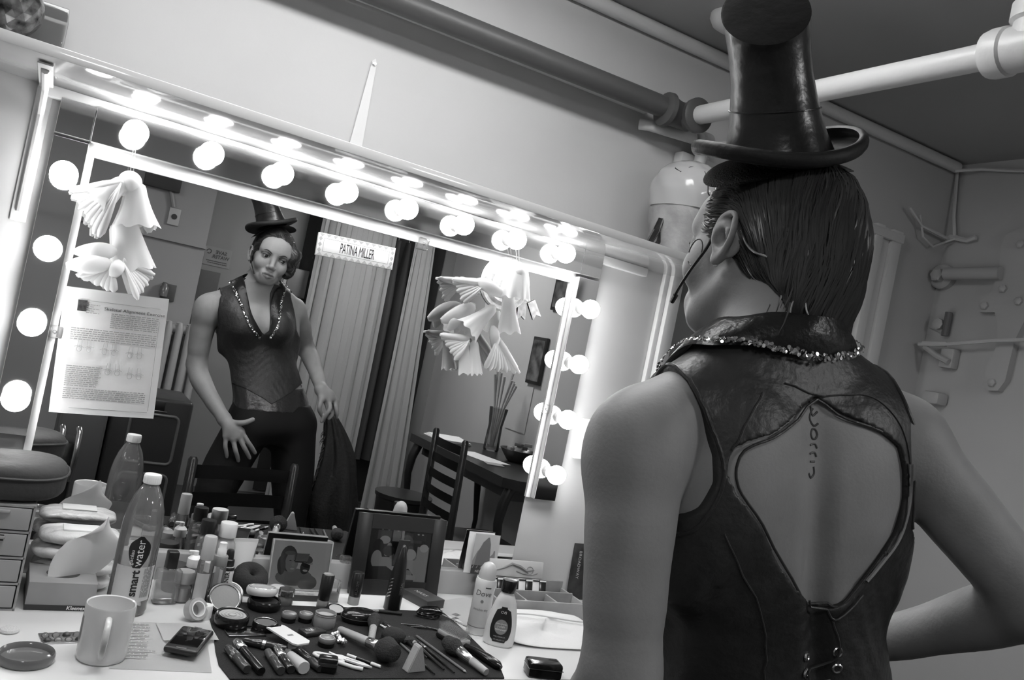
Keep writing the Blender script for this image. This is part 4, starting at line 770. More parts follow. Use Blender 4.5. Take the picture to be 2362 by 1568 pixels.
bm = B()
def prb(u, v):
    a = 2*math.pi*u; k = v*(len(PR)-1); i = min(int(k), len(PR)-2); t = k-i; r = PR[i][0]*(1-t)+PR[i+1][0]*t; z = PR[i][1]*(1-t)+PR[i+1][1]*t; fl = .62+.38*max(0, (z-.09)/.03) if z > .09 else .62
    return Vector((r*math.cos(a), r*min(1, fl)*math.sin(a), z))
vs2 = grid(bm, prb, 36, 27, cu=True); bm.faces.new([r[0] for r in vs2][::-1]); obj('bottle_body', bm, mat('remover_white', .72, .35), p, 50)
obj('cap', LT([(.0165, .121), (.017, .122), (.017, .146), (.0162, .148), (.013, .1475), (0, .147)], 28), BK, p, 40)
def onface(x, z): return Vector((x, -.62*math.sqrt(max(1e-6, np.interp(z, [q[1] for q in PR], [q[0] for q in PR])**2-x*x))-.0008, z))
bm = B(); grid(bm, lambda u, v: onface((u-.5)*2*(.0300*math.sin(math.pi*min(1, .28+.52*(1-v)**1.0))**1.0*(1 if v < .93 else .5)*(1 if v > .05 else .80))*(1-.45*v), .012+.078*v), 14, 20); o = obj('oval_label', bm, mat('label_black', .015), p, 60)
bm = B(); grid(bm, lambda u, v: onface(.0150*v*math.cos(2*math.pi*u), .046+.0165*v*math.sin(2*math.pi*u))+Vector((0, -.0004, 0)), 28, 4, cu=True); o = obj('round_print', bm, mat('label_grey', .22, .4), p, 60)
for s_, sz, z, m_ in (('CVS', .0075, .078, WHITE), ('strengthening', .0048, .053, WHITE), ('polish', .0072, .0475, WHITE), ('remover', .0072, .0405, WHITE), ('NAIL FORMULA', .0038, .0245, PG(.5)), ('6 FL OZ (177 mL)', .0034, .0175, PG(.5))):
    b_ = text_bm(s_, sz, .0001, I4, bold=.0001)
    for v in b_.verts: q = onface(v.co.x, z+v.co.y); v.co = q+Vector((0, -.0009, 0))
    obj('lettering', b_, m_, p, 0)
p = dt('wooden_organiser', 'grey wooden compartment box at the right of the table', 'organiser', 1.248, -.108, -.04)
WD = mat('grey_wood', .30, .6, noise=(12, .25)); 
for a, c, s in (('front_panel', (0, -.066, .021), (.265, .006, .042)), ('back_panel', (0, .066, .030), (.265, .006, .060)), ('bottom_panel', (0, 0, .002), (.255, .126, .004)), ('middle_rail', (0, .0, .026), (.255, .005, .044))): obj(a, box(B(), c, s, .0008), WD, p)
for x in (-.130, -.045, .045, .130): obj('divider', box(B(), (x, -.033 if abs(x) < .1 else 0, .022), (.005, .062 if abs(x) < .1 else .126, .040), .0006), WD, p)
for k in range(8): o = dt('card_case', 'thin black and white card case in the back of the organiser, %s' % ['first from the left', 'second from the left', 'third from the left', 'fourth from the left', 'fifth from the left', 'third from the right', 'second from the right', 'rightmost'][k], 'card case', 1.155+k*.022, -.072, -.04, 'cases filed in the organiser', DZ+.005); o.rotation_euler = (R_(-18), 0, -.04); obj('sleeve', box(B(), (0, 0, .030), (.020, .012, .058), .0006), BK if k % 2 else WHITE, o); obj('edge', box(B(), (0, -.0065, .056), (.019, .0012, .004)), WHITE if k % 2 else BK, o)
p = dt('illustrated_box', 'flat pale box with a flowing necklace drawing at the back', 'box', 1.232, -.034, -.04, z=DZ+.060); M = Matrix.Rotation(R_(-12), 4, 'X')
obj('box', box(B(), (0, 0, .022), (.165, .020, .044), .001, M), mat('pale_box', .50, .5), p)
bm = B(); q = [(-.070, -.010), (-.040, .0), (-.015, .012), (.01, .006), (.03, -.004), (.055, .0)]; tube(bm, [M @ Vector((x, -.0105, .022+z)) for x, z in q], [.0006, .002, .004, .005, .004, .001], 6); tube(bm, [M @ Vector((.042+.010*math.cos(a), -.0105, .020+.010*math.sin(a))) for a in np.linspace(0, 2*math.pi, 20, endpoint=False)], .0009, 5, closed=True); tube(bm, [M @ Vector((x, -.0105, .022+z)) for x, z in ((.0, -.006), (.02, -.012), (.05, -.014), (.066, -.008))], .0016, 6); obj('necklace_drawing', bm, GREY, p)
p = dt('white_pouch', 'soft white zipped pouch lying before the organiser', 'pouch', 1.185, -.288, -.10)
bm = B()
def pouch(u, v):
    a = 2*math.pi*u; ca, sa = math.cos(a), math.sin(a); q = math.sin(math.pi*v)**.5; return Vector((.140*q*math.copysign(abs(ca)**.55, ca), .098*q*math.copysign(abs(sa)**.55, sa), (.017-.017*math.cos(math.pi*v))*(1+.18*math.sin(2*a+1)+.1*math.sin(5*a)*q)*(.75+.4*sa)))
grid(bm, pouch, 48, 18, cu=True); obj('pouch_body', bm, mat('pouch_cloth', .72, .7, bump=(40, .4)), p, 60); obj('zip', tube(B(), [Vector((-.12+.24*t, .01+.006*math.sin(t*6), .037+.004*math.sin(t*4))) for t in np.linspace(0, 1, 16)], .0016, 6), mat('zip_tape', .5, .6), p)
p = dt('cosmetic_box', 'dark cardboard box lying in front of the large frame', 'box', .945, -.098, .32)
obj('carton', box(B(), (0, 0, .011), (.058, .095, .022), .0008), mat('box_dark', .06, .4), p); obj('lettering', text_bm('NARS', .018, .0001, T(-.004, .006, .0222, rz=R_(-90)), 1.), mat('print_light', .45), p, 0)
bm = B(); grid(bm, lambda u, v: Vector(((u-.5)*.17, (v-.5)*.23, .0010+.001*u)), 4, 4); bmesh.ops.solidify(bm, geom=bm.faces[:], thickness=.0022); p = dt('magazine', 'white-backed magazine lying behind the deodorant', 'magazine', 1.055, -.185, .42); obj('cover', bm, PAPER, p)
bm = B(); box(bm, (-.084, 0, .0016), (.004, .22, .0028)); obj('page_edge', bm, mat('page_edge', .35, .6, noise=(200, .7)), p)
p = dt('printed_flyer', 'printed flyer with small pictures beside the dark box', 'flyer', .985, -.165, .5, z=DZ+.0003); obj('flyer', box(B(), (0, 0, .0004), (.075, .12, .0008)), mat('flyer', .62, .5), p)
for x, y, a, b in ((-.012, .02, .014, .011), (.01, -.02, .012, .01), (.012, .036, .010, .012), (-.015, -.035, .012, .007)): obj('picture', box(B(), (x, y, .0009), (a*1.6, b*1.6, .0002)), mat('picture_print', .15, .5, noise=(150, .7)), p)
p = dt('glossy_case', 'black glossy case at the front edge of the table', 'case', 1.045, -.522, -.25); obj('case', box(B(), (0, 0, .016), (.075, .045, .032), .006), mat('glossy_black', .010), p); obj('lid_seam', box(B(), (0, -.0005, .02), (.0755, .0455, .001)), STEEL, p)
# ================================================================ the room behind, seen in the mirror
WOODD = mat('dark_wood', .018, .28, noise=(10, .3))
def ladder_chair(label, loc, rz, w=.37, d=.38, top=.90, slats=5, sh=.042, gap=.065, z0=None, group=None, first=.012):
    p = thing('ladder_back_chair', label, 'chair', loc, rz, group)
    for s in (-1, 1):
        obj('back_post', tube(B(), [(s*w/2, -.015, 0), (s*w/2, 0, .44), (s*w/2, -.018, top+.012), (s*w/2, -.018, top+.022)], [.017, .018, .016, .010], 10), WOODD, p)
        obj('front_leg', tube(B(), [(s*w/2, d, 0), (s*w/2, d, .44)], .016, 10), WOODD, p)
    for k in range(slats):
        z = top-first-sh/2-k*gap
        bm = B(); grid(bm, lambda u, v: Vector(((u-.5)*(w-.01), -.018-.012*math.sin(math.pi*u), z+(v-.5)*sh)), 10, 2); bmesh.ops.solidify(bm, geom=bm.faces[:], thickness=.014); obj('slat', bm, WOODD, p, 40)
    obj('seat', box(B(), (0, d/2, .45), (w+.04, d+.05, .03), .008), WOODD, p)
    bm = B()
    for s in (-1, 1): tube(bm, [(s*w/2, 0, .2), (s*w/2, d, .2)], .010, 8)
    obj('side_stretcher', bm, WOODD, p); obj('front_stretcher', tube(B(), [(-w/2, d, .28), (w/2, d, .28)], .010, 8), WOODD, p)
    return p
ladder_chair('dark wooden slat-back chair tucked in at the dressing table', (.705, -.955, 0), R_(-12.5), .370, .36, .795, 4, .046, .092, group='dark wooden chairs', first=.004)
ladder_chair('dark wooden ladder-back chair drawn up to the black writing table', (1.765, -1.60, 0), R_(-90), .33, .36, .915, 5, .040, .075, group='dark wooden chairs')
# writing table against the right wall
p = thing('writing_table', 'black writing table with curved legs against the right wall', 'table', (2.45, -2.36, 0))
TT = mat('table_black', .025, .3)
bm = B(); prism(bm, [(-.29, -.66), (.30, -.66), (.30, .66), (-.22, .66), (-.29, .60)], .69, .74); obj('table_top', bm, TT, p)
for x, y in ((-.25, -.60), (.25, -.60), (-.22, .58), (.25, .58)): obj('leg', tube(B(), [(x, y, .69), (x-.03, y, .60), (x-.035, y, .50), (x+.005, y, .25), (x, y, .06), (x-.02, y, .0)], [.03, .03, .024, .016, .014, .022], 10), TT, p, 60)
obj('apron', box(B(), (.03, 0, .655), (.5, 1.2, .06)), TT, p)
p = thing('paper_stack', 'stack of white papers on the far end of the writing table', 'papers', (2.37, -2.93, .741), .1)
for k in range(4): obj('sheet', box(B(), (.004*k, .003*(k % 2), .002+.004*k), (.21, .29, .003), 0, Matrix.Rotation(.05*(k-1.5), 4, 'Z')), PAPER, p)
p = thing('loose_letter', 'loose white letter on the middle of the writing table', 'papers', (2.33, -2.35, .741), -.2); obj('sheet', box(B(), (0, 0, .001), (.16, .34, .002)), PAPER, p); obj('card', box(B(), (.02, .2, .002), (.1, .09, .002), 0, Matrix.Rotation(.4, 4, 'Z')), mat('letter_grey', .4, .6), p)
p = thing('glass_vase', 'tall clear vase of pale dried stems on the writing table', 'vase', (2.58, -2.72, .741))
obj('vase', lathe(B(), [(.045, 0), (.05, .01), (.045, .16), (.06, .27), (.058, .27), (.042, .16), (.046, .015), (0, .012)], 24), clear('vase_glass', .85, .05, .08), p, 50)
rn = random.Random(3)
for k in range(12): a = k*.52; obj('stem', tube(B(), [(.01*math.cos(a), .01*math.sin(a), .02), (.03*math.cos(a), .03*math.sin(a), .26), ((.06+.03*rn.random())*math.cos(a), (.06+.03*rn.random())*math.sin(a), .42+.08*rn.random())], [.003, .003, .008], 6), mat('dried_stem', .40, .8), p)
p = thing('snack_bowl', 'dark bowl filled with small packets on the writing table', 'bowl', (2.58, -2.38, .741)); obj('bowl', lathe(B(), [(.05, 0), (.06, .004), (.11, .07), (.107, .072), (.055, .01), (0, .008)], 28), mat('bowl_dark', .05, .3), p, 50)
for k in range(9): a = k*2.4; obj('packet', box(B(), (.05*math.cos(a)*(k % 3)/2, .05*math.sin(a)*(k % 3)/2, .06+.006*k), (.05, .03, .02), .004, Matrix.Rotation(a, 4, 'Z')), mat('packet_mix_%d' % (k % 3), (.5, .12, .3)[k % 3], .4), p)
p = thing('wall_picture', 'dark framed picture on the right wall above the writing table', 'picture', (XR-.012, -2.66, 1.35)); obj('frame', box(B(), (0, 0, 0), (.02, .17, .30), .003), TT, p); obj('print', box(B(), (-.011, 0, 0), (.002, .14, .26)), mat('picture_mix', .10, .4, noise=(14, .9)), p)
p = thing('wall_paper_sheet', 'pale sheet of paper pinned on the right wall by the vase', 'paper', (XR-.004, -2.78, 1.03)); obj('sheet', box(B(), (0, 0, 0), (.003, .26, .30)), mat('paper_dim', .5, .8), p)
p = thing('wall_picture', 'second framed picture above the first beside the mirror edge', 'picture', (XR-.012, -2.50, 1.78)); obj('frame', box(B(), (0, 0, 0), (.02, .24, .20), .003), TT, p); obj('print', box(B(), (-.011, 0, 0), (.002, .20, .16)), mat('picture_mix', .10, .4), p)
p = thing('waste_bin', 'round dark waste bin beside the writing table', 'bin', (2.02, -2.62, 0)); obj('bin', lathe(B(), [(.12, 0), (.13, .005), (.16, .42), (.165, .43), (.155, .43), (.125, .01), (0, .01)], 28), mat('bin_metal', .05, .3, .5), p, 50); obj('liner', lathe(B(), [(.158, .40), (.168, .41), (.170, .432), (.150, .434)], 28), mat('bin_liner', .03, .3), p)
# curtains and clothes in the closet
CUR = mat('curtain_cloth', .72, .85, bump=(120, .1))
def curtain(label, x0, x1, y, folds, z0=.03, z1=2.16, flare=0., v=None):
    p = thing('closet_curtain', label, 'curtain', (0, y, 0), group='closet curtains'); bm = B()
    def f(u, v_):
        ph = u*folds*2*math.pi; amp = .026*(.6+.4*math.sin(u*7+1))
        return Vector((x0+(x1-x0)*u+flare*(1-v_)*(u-.0)+.010*math.sin(ph*2), amp*math.sin(ph+.6*math.sin(v_*3))+.012*math.sin(3*u), z0+(z1-z0)*v_))
    grid(bm, f, int(folds*14), 14); bmesh.ops.solidify(bm, geom=bm.faces[:], thickness=.002); obj('cloth', bm, CUR, p, 60); return p
curtain('left pale closet curtain hanging in deep folds', 1.58, 2.14, -3.98, 7, flare=.02); curtain('right pale closet curtain drawn to the side', 2.28, 2.43, -3.95, 4, flare=.14)
obj('curtain_rail', tube(B(), [(1.45, -3.95, 2.17), (XR, -3.95, 2.17)], .012, 10), STEEL); tag(bpy.data.objects['curtain_rail'], 'steel curtain rail across the closet', 'rail')
for k, (x, v, w) in enumerate(((2.12, .012, .04), (2.205, .05, .04), (2.29, .03, .04), (2.375, .015, .04))):
    p = thing('hanging_garment', ['dark garment hanging beside the left curtain', 'grey garment hanging in the closet gap', 'dark grey garment hanging second from the right curtain', 'black garment hanging beside the right curtain'][k], 'garment', (x, -4.10, 0), 0, 'clothes hanging in the closet')
    bm = B()
    def g(u, t, w=w, k=k): a = 2*math.pi*u; ww = w*(.45+.55*min(1, t*4)) ; return Vector((ww*math.cos(a)*(1+.1*math.sin(5*a+k)), .10*math.sin(a)*(.4+.6*min(1, t*3)), 2.02-1.65*t))
    grid(bm, g, 28, 16, cu=True); obj('cloth', bm, mat('garment_%d' % k, v, .8), p, 60); obj('hanger', tube(B(), [(0, 0, 2.02), (0, .01, 2.13), (0, .03, 2.16)], .004, 6), STEEL, p)
bm = B(); box(bm, (2.1, YB+.02, 1.1), (1.1, .01, 2.15)); o = obj('closet_shade_sheet', bm, mat('closet_shade', .03, .8), None); tag(o, 'dark sheet standing for the closet shade behind the curtains', 'shade panel')  # near-black sheet added for the shade inside the closet gap
# rear wall fittings
p = thing('wall_notice', 'small printed notice on the rear wall', 'notice', (.985, YB+.004, 1.605)); obj('sheet', box(B(), (0, 0, 0), (.18, .003, .13)), mat('notice_grey', .32, .8), p)
NB = T(0, .003, 0) @ Matrix.Rotation(math.pi, 4, 'Z') @ UPRIGHT
obj('lettering', text_bm('SAVE', .034, .0002, NB @ T(-.02, .032, 0), bold=.001), mat('notice_ink', .10, .8), p, 0); obj('lettering', text_bm('WATER', .034, .0002, NB @ T(-.02, -.0, 0), bold=.001), mat('notice_ink', .10, .8), p, 0); obj('emblem', tube(B(), [NB @ Vector((.062+.014*math.cos(a), .03+.014*math.sin(a), 0)) for a in np.linspace(0, 5.4, 16)], .003, 6), mat('notice_ink', .10), p)
rn = random.Random(1); bm = B(); words(bm, -.07, .07, -.032, .006, NB, rn); words(bm, -.07, .06, -.046, .006, NB, rn); o = obj('small_print', bm, mat('notice_ink', .10), p, 0); o['kind'] = 'stuff'
p = tag(obj('pin_board', box(B(), (.94, YB+.012, 1.39), (.17, .02, .22), .003), mat('board_grey', .12, .7)), 'dark grey board on the rear wall below the notice', 'board')
p = tag(obj('small_ledge', box(B(), (.92, YB+.05, 1.20), (.13, .10, .02), .002), WHITE), 'small white ledge on the rear wall above the radiator', 'ledge')
p = thing('wall_cabinet', 'grey metal wall cabinet with a pale side on the rear wall', 'cabinet', (1.50, YB+.08, 1.545)); obj('body', box(B(), (0, 0, 0), (.19, .16, .20), .003), mat('cabinet_grey', .16, .5), p); obj('door', box(B(), (.02, .083, 0), (.14, .006, .19), .002), mat('cabinet_grey', .16), p); obj('stripe', box(B(), (-.065, .084, 0), (.02, .004, .19)), mat('cabinet_pale', .4, .5), p)
PYF = YB+.24
p = thing('junction_box', 'black box with conduit high on the rear pier', 'junction box', (.52, PYF, 2.0)); obj('box', box(B(), (0, .025, 0), (.22, .05, .11), .004), DARK, p); obj('conduit', tube(B(), [(.06, .012, -.05), (.095, .012, -.15)], .014, 8), mat('pier_conduit', .32, .5), p)
p = thing('wall_outlet', 'pale outlet plate with round socket on the rear pier', 'outlet', (.63, PYF, 1.79)); obj('plate', box(B(), (0, .008, 0), (.07, .016, .11), .003), mat('outlet_pale', .55, .4), p); obj('socket', lathe(B(), [(0, 0), (.018, 0), (.018, .006), (0, .006)], 16, T(0, .016, .0, rx=R_(-90))), BLACK, p)
p = thing('soap_dispenser', 'small dispenser with glass jar fixed on the rear pier', 'dispenser', (.66, PYF, 1.31)); obj('back_plate', box(B(), (.03, .006, -.01), (.09, .012, .11), .002), mat('plate_dark', .10, .5), p); obj('jar', lathe(B(), [(.026, 0), (.026, .06), (.016, .07), (.016, .09), (0, .092)], 16, T(0, .04, -.04)), mat('jar_dim', .18, .2), p, 50)
p = thing('radiator', 'tall white column radiator against the rear pier', 'radiator', (.79, YB+.34, 0))
RADM = mat('radiator_paint', .40, .4)
for k in range(5):
    for y in (-.04, .04): obj('column', tube(B(), [(-.13+k*.065, y, .10), (-.13+k*.065, y, .13), (-.13+k*.065, y, 1.08), (-.13+k*.065, y*.6, 1.12)], [.018, .024, .024, .016], 10), RADM, p, 60)
for z in (.12, 1.08): obj('header', tube(B(), [(-.16, 0, z), (.16, 0, z)], .03, 12), RADM, p)
# equipment case and trolley left behind the person
p = thing('equipment_case', 'large dark equipment case with rounded recessed panels', 'case', (.63, -3.10, 0)); ECM = mat('case_dark', .045, .35)
obj('case_body', box(B(), (-.02, 0, .375), (.40, .46, .75), .02, seg=3), ECM, p)
for z0, z1 in ((.40, .66), (.08, .34)):
    x0, x1, r = -.12, .12, .03; q = [(x0+r+r*math.cos(a), z0+r+r*math.sin(a)) for a in np.linspace(math.pi, 1.5*math.pi, 5)]+[(x1-r+r*math.cos(a), z0+r+r*math.sin(a)) for a in np.linspace(1.5*math.pi, 2*math.pi, 5)]+[(x1-r+r*math.cos(a), z1-r+r*math.sin(a)) for a in np.linspace(0, .5*math.pi, 5)]+[(x0+r+r*math.cos(a), z1-r+r*math.sin(a)) for a in np.linspace(.5*math.pi, math.pi, 5)]
    obj('panel_moulding', tube(B(), [(x, .232, z) for x, z in q], .008, 8, closed=True), mat('moulding_grey', .16, .25), p)
obj('latch', box(B(), (0, .233, .705), (.07, .012, .05), .003), mat('latch_dark', .02, .3), p); obj('handle_bar', box(B(), (.0, .236, .68), (.1, .01, .008), .002), STEEL, p)
p = thing('metal_cupboard', 'low grey metal cupboard beside the equipment case', 'cupboard', (.29, -3.05, 0)); obj('cupboard_body', box(B(), (0, 0, .35), (.22, .4, .70), .004), mat('cupboard_grey', .12, .45), p); obj('cupboard_door', box(B(), (0, .203, .36), (.20, .008, .64), .002), mat('cupboard_grey', .12), p)
p = thing('trolley', 'black trolley case with two silver handles', 'trolley', (.15, -1.95, 0)); obj('trolley_body', box(B(), (0, 0, .33), (.16, .22, .64), .02), BLACK, p)
for x in (.01, .07): obj('handle_arm', tube(B(), [(x, .115, .50), (x, .135, .50), (x+.004, .145, .60), (x+.004, .14, .70), (x, .115, .71)], .012, 8), STEEL, p, 60)
obj('knob', ball(B(), (-.02, .115, .66), .012, n=12), STEEL, p)
# ================================================================ implicit surfaces (numpy) for the figure
def axis_grid(spans):
    """[(x0,x1,step),...] -> strictly increasing coordinates"""
    a = []
    for x0, x1, s in spans: a += list(np.arange(x0, x1-1e-9, s))
    a.append(spans[-1][1]); return np.array(a, np.float32)
class Field:
    def __init__(self, gx, gy, gz):
        self.g = (gx, gy, gz); self.D = np.full((len(gx), len(gy), len(gz)), .5, np.float32)
    def sub(self, lo, hi, pad):
        s = []
        for g, l, h in zip(self.g, lo, hi):
            i0 = max(0, int(np.searchsorted(g, l-pad))-1); i1 = min(len(g), int(np.searchsorted(g, h+pad))+1); s.append(slice(i0, max(i1, i0)))
        s = tuple(s)
        X = self.g[0][s[0]][:, None, None]; Y = self.g[1][s[1]][None, :, None]; Z = self.g[2][s[2]][None, None, :]
        return s, X, Y, Z
    def put(self, s, d, k, op='u'):
        a = self.D[s]
        if a.size == 0: return
        if op == 'u':
            if k > 0: h = np.maximum(k-np.abs(a-d), 0)/k; self.D[s] = np.minimum(a, d)-h*h*k*.25
            else: self.D[s] = np.minimum(a, d)
        else:
            d = -d
            if k > 0: h = np.maximum(k-np.abs(a-d), 0)/k; self.D[s] = np.maximum(a, d)+h*h*k*.25
            else: self.D[s] = np.maximum(a, d)
    def cap(self, a, b, ra, rb, k=.015, op='u'):
        a = np.array(a, np.float32); b = np.array(b, np.float32); r = max(ra, rb)
        s, X, Y, Z = self.sub(np.minimum(a, b)-r, np.maximum(a, b)+r, k+.02)
        ab = b-a; L = float(ab@ab)+1e-12
        t = np.clip(((X-a[0])*ab[0]+(Y-a[1])*ab[1]+(Z-a[2])*ab[2])/L, 0, 1)
        d = np.sqrt((X-a[0]-t*ab[0])**2+(Y-a[1]-t*ab[1])**2+(Z-a[2]-t*ab[2])**2)-(ra+(rb-ra)*t)
        self.put(s, d, k, op)
    def chain(self, pts, rs, k=.015, op='u', sub=6):
        """tapered limb along a smooth curve through pts"""
        P = np.array(pts, np.float32); n = len(P); r = np.array(rs, np.float32); Q, q = [], []
        for i in range(n-1):
            p0, p1, p2, p3 = P[max(i-1, 0)], P[i], P[i+1], P[min(i+2, n-1)]
            for j in range(sub):
                t = j/sub; Q.append(.5*(2*p1+(p2-p0)*t+(2*p0-5*p1+4*p2-p3)*t*t+(3*p1-p0-3*p2+p3)*t**3)); u = t*t*(3-2*t); q.append(r[i]*(1-u)+r[i+1]*u)
        Q.append(P[-1]); q.append(r[-1]); Q = np.array(Q)
        m = float(max(q)); s, X, Y, Z = self.sub(Q.min(0)-m, Q.max(0)+m, k+.02); D = None
        for a, b, ra, rb in zip(Q, Q[1:], q, q[1:]):
            ab = b-a; L = float(ab@ab)+1e-12
            t = np.clip(((X-a[0])*ab[0]+(Y-a[1])*ab[1]+(Z-a[2])*ab[2])/L, 0, 1)
            d = np.sqrt((X-a[0]-t*ab[0])**2+(Y-a[1]-t*ab[1])**2+(Z-a[2]-t*ab[2])**2)-(ra+(rb-ra)*t)
            D = d if D is None else np.minimum(D, d)
        self.put(s, D, k, op)
    def ell(self, c, r, Rm=None, k=.015, op='u'):
        """ellipsoid; Rm columns are its axes"""
        c = np.array(c, np.float32); r = np.array(r, np.float32); Rm = np.eye(3) if Rm is None else np.array(Rm); m = float(max(r))
        s, X, Y, Z = self.sub(c-m, c+m, k+.02)
        dx, dy, dz = X-c[0], Y-c[1], Z-c[2]
        q = [(dx*Rm[0, i]+dy*Rm[1, i]+dz*Rm[2, i])/r[i] for i in range(3)]
        k0 = np.sqrt(q[0]**2+q[1]**2+q[2]**2); k1 = np.sqrt((q[0]/r[0])**2+(q[1]/r[1])**2+(q[2]/r[2])**2)+1e-9
        self.put(s, k0*(k0-1)/k1, k, op)
    def mesh(self): return surface_nets(self.D, *self.g)
def surface_nets(D, gx, gy, gz):
    ins = D < 0; nx, ny, nz = D.shape
    c = np.zeros((nx-1, ny-1, nz-1), np.int8)
    for i in (0, 1):
        for j in (0, 1):
            for k in (0, 1): c += ins[i:nx-1+i, j:ny-1+j, k:nz-1+k]
    cells = np.argwhere((c > 0) & (c < 8))
    idx = np.full(c.shape, -1, np.int32); idx[tuple(cells.T)] = np.arange(len(cells))
    acc = np.zeros((len(cells), 3)); cnt = np.zeros(len(cells))
    ci, cj, ck = cells.T
    for (a, b) in [((0, 0, 0), (1, 0, 0)), ((0, 1, 0), (1, 1, 0)), ((0, 0, 1), (1, 0, 1)), ((0, 1, 1), (1, 1, 1)), ((0, 0, 0), (0, 1, 0)), ((1, 0, 0), (1, 1, 0)), ((0, 0, 1), (0, 1, 1)), ((1, 0, 1), (1, 1, 1)), ((0, 0, 0), (0, 0, 1)), ((1, 0, 0), (1, 0, 1)), ((0, 1, 0), (0, 1, 1)), ((1, 1, 0), (1, 1, 1))]:
        da = D[ci+a[0], cj+a[1], ck+a[2]]; db = D[ci+b[0], cj+b[1], ck+b[2]]
        m = (da < 0) != (db < 0); t = np.where(m, da/np.where(m, da-db, 1), 0)
        pa = np.stack([gx[ci+a[0]], gy[cj+a[1]], gz[ck+a[2]]], 1); pb = np.stack([gx[ci+b[0]], gy[cj+b[1]], gz[ck+b[2]]], 1)
        acc += np.where(m[:, None], pa+(pb-pa)*t[:, None], 0); cnt += m
    V = acc/cnt[:, None]
    F = []
    def quads(mask, sign, o):
        q = np.argwhere(mask)
        if len(q) == 0: return
        v = [idx[tuple((q+np.array(d)).T)] for d in o]
        f = np.stack(v, 1); sg = sign[tuple(q.T)]
        f[sg] = f[sg][:, ::-1]; F.append(f[(f >= 0).all(1)])
    e = ins[:-1, 1:-1, 1:-1] != ins[1:, 1:-1, 1:-1]; quads(e, ~ins[:-1, 1:-1, 1:-1], ((0, 0, 0), (0, 1, 0), (0, 1, 1), (0, 0, 1)))
    e = ins[1:-1, :-1, 1:-1] != ins[1:-1, 1:, 1:-1]; quads(e, ~ins[1:-1, :-1, 1:-1], ((0, 0, 0), (0, 0, 1), (1, 0, 1), (1, 0, 0)))
    e = ins[1:-1, 1:-1, :-1] != ins[1:-1, 1:-1, 1:]; quads(e, ~ins[1:-1, 1:-1, :-1], ((0, 0, 0), (1, 0, 0), (1, 1, 0), (0, 1, 0)))
    return V, np.concatenate(F)
def poly_sd(X, Y, P):
    """signed distance (negative inside) of 2-D points to a closed polygon"""
    d = np.full(np.broadcast(X, Y).shape, 1e9); ins = np.zeros(d.shape, bool); n = len(P)
    for i in range(n):
        ax, ay = P[i]; bx, by = P[(i+1) % n]; ex, ey = bx-ax, by-ay
        t = np.clip(((X-ax)*ex+(Y-ay)*ey)/(ex*ex+ey*ey+1e-12), 0, 1); d = np.minimum(d, (X-ax-t*ex)**2+(Y-ay-t*ey)**2)
        if ay != by: ins ^= ((ay > Y) != (by > Y)) & (X < (bx-ax)*(Y-ay)/(by-ay)+ax)
    return np.where(ins, -1, 1)*np.sqrt(d)
# ---------------------------------------------------------------- the figure: joints in room coordinates
def rotm(yaw, roll, pitch):
    cy, sy = math.cos(yaw), math.sin(yaw); cr_, sr = math.cos(roll), math.sin(roll); cp, sp = math.cos(pitch), math.sin(pitch)
    Rz = np.array([[cy, -sy, 0], [sy, cy, 0], [0, 0, 1]]); Ry = np.array([[cr_, 0, sr], [0, 1, 0], [-sr, 0, cr_]]); Rx = np.array([[1, 0, 0], [0, cp, -sp], [0, sp, cp]])
    return Rz @ Ry @ Rx
HO = np.array([.706, -1.283, 1.515]); HR = rotm(math.radians(5), math.radians(8), math.radians(-3))
def hp(x, y, z): return HO+HR @ np.array([x, y, z])      # head local -> room (x: her right, y: forward, z: up)
# torso slices: z, centre x, centre y, half width, half depth
TS = np.array([[.84, .850, -1.300, .100, .070], [.89, .848, -1.303, .155, .104], [.93, .842, -1.308, .156, .104], [1.0, .828, -1.315, .136, .092], [1.06, .801, -1.322, .127, .079], [1.13, .770, -1.328, .119, .074],
               [1.165, .750, -1.329, .127, .077], [1.20, .734, -1.330, .135, .080], [1.27, .719, -1.325, .142, .086], [1.32, .712, -1.323, .145, .083], [1.36, .705, -1.330, .128, .068], [1.39, .702, -1.326, .095, .058], [1.42, .700, -1.318, .062, .052]])
TILT, YAWS = .13, -.17
def torso_d(X, Y, Z):
    cx = np.interp(Z, TS[:, 0], TS[:, 1]); zp = Z-TILT*(X-cx)
    zz = np.linspace(.78, 1.44, 67); S = [np.interp(zz, TS[:, 0], TS[:, i]) for i in range(1, 5)]
    ker = np.array([1, 2, 3, 4, 3, 2, 1.])/16
    S = [np.convolve(np.pad(s, 3, 'edge'), ker, 'valid') for s in S]
    cx, cy, a, b = [np.interp(zp, zz, s) for s in S]
    u = np.abs(X-cx)/a; v = np.abs(Y-cy-YAWS*(X-cx))/b
    f = (u**2.35+v**2.35)**(1/2.35)
    d = (f-1)*np.minimum(a, b)*.95
    return np.maximum(d, np.maximum(.845-Z, zp-1.43))
LSH, LEL, LWR = (.537, -1.340, 1.302), (.540, -1.374, 1.082), (.646, -1.203, .915)
RSH, REL, RWR = (.856, -1.386, 1.352), (.966, -1.508, 1.212), (.998, -1.272, 1.073)
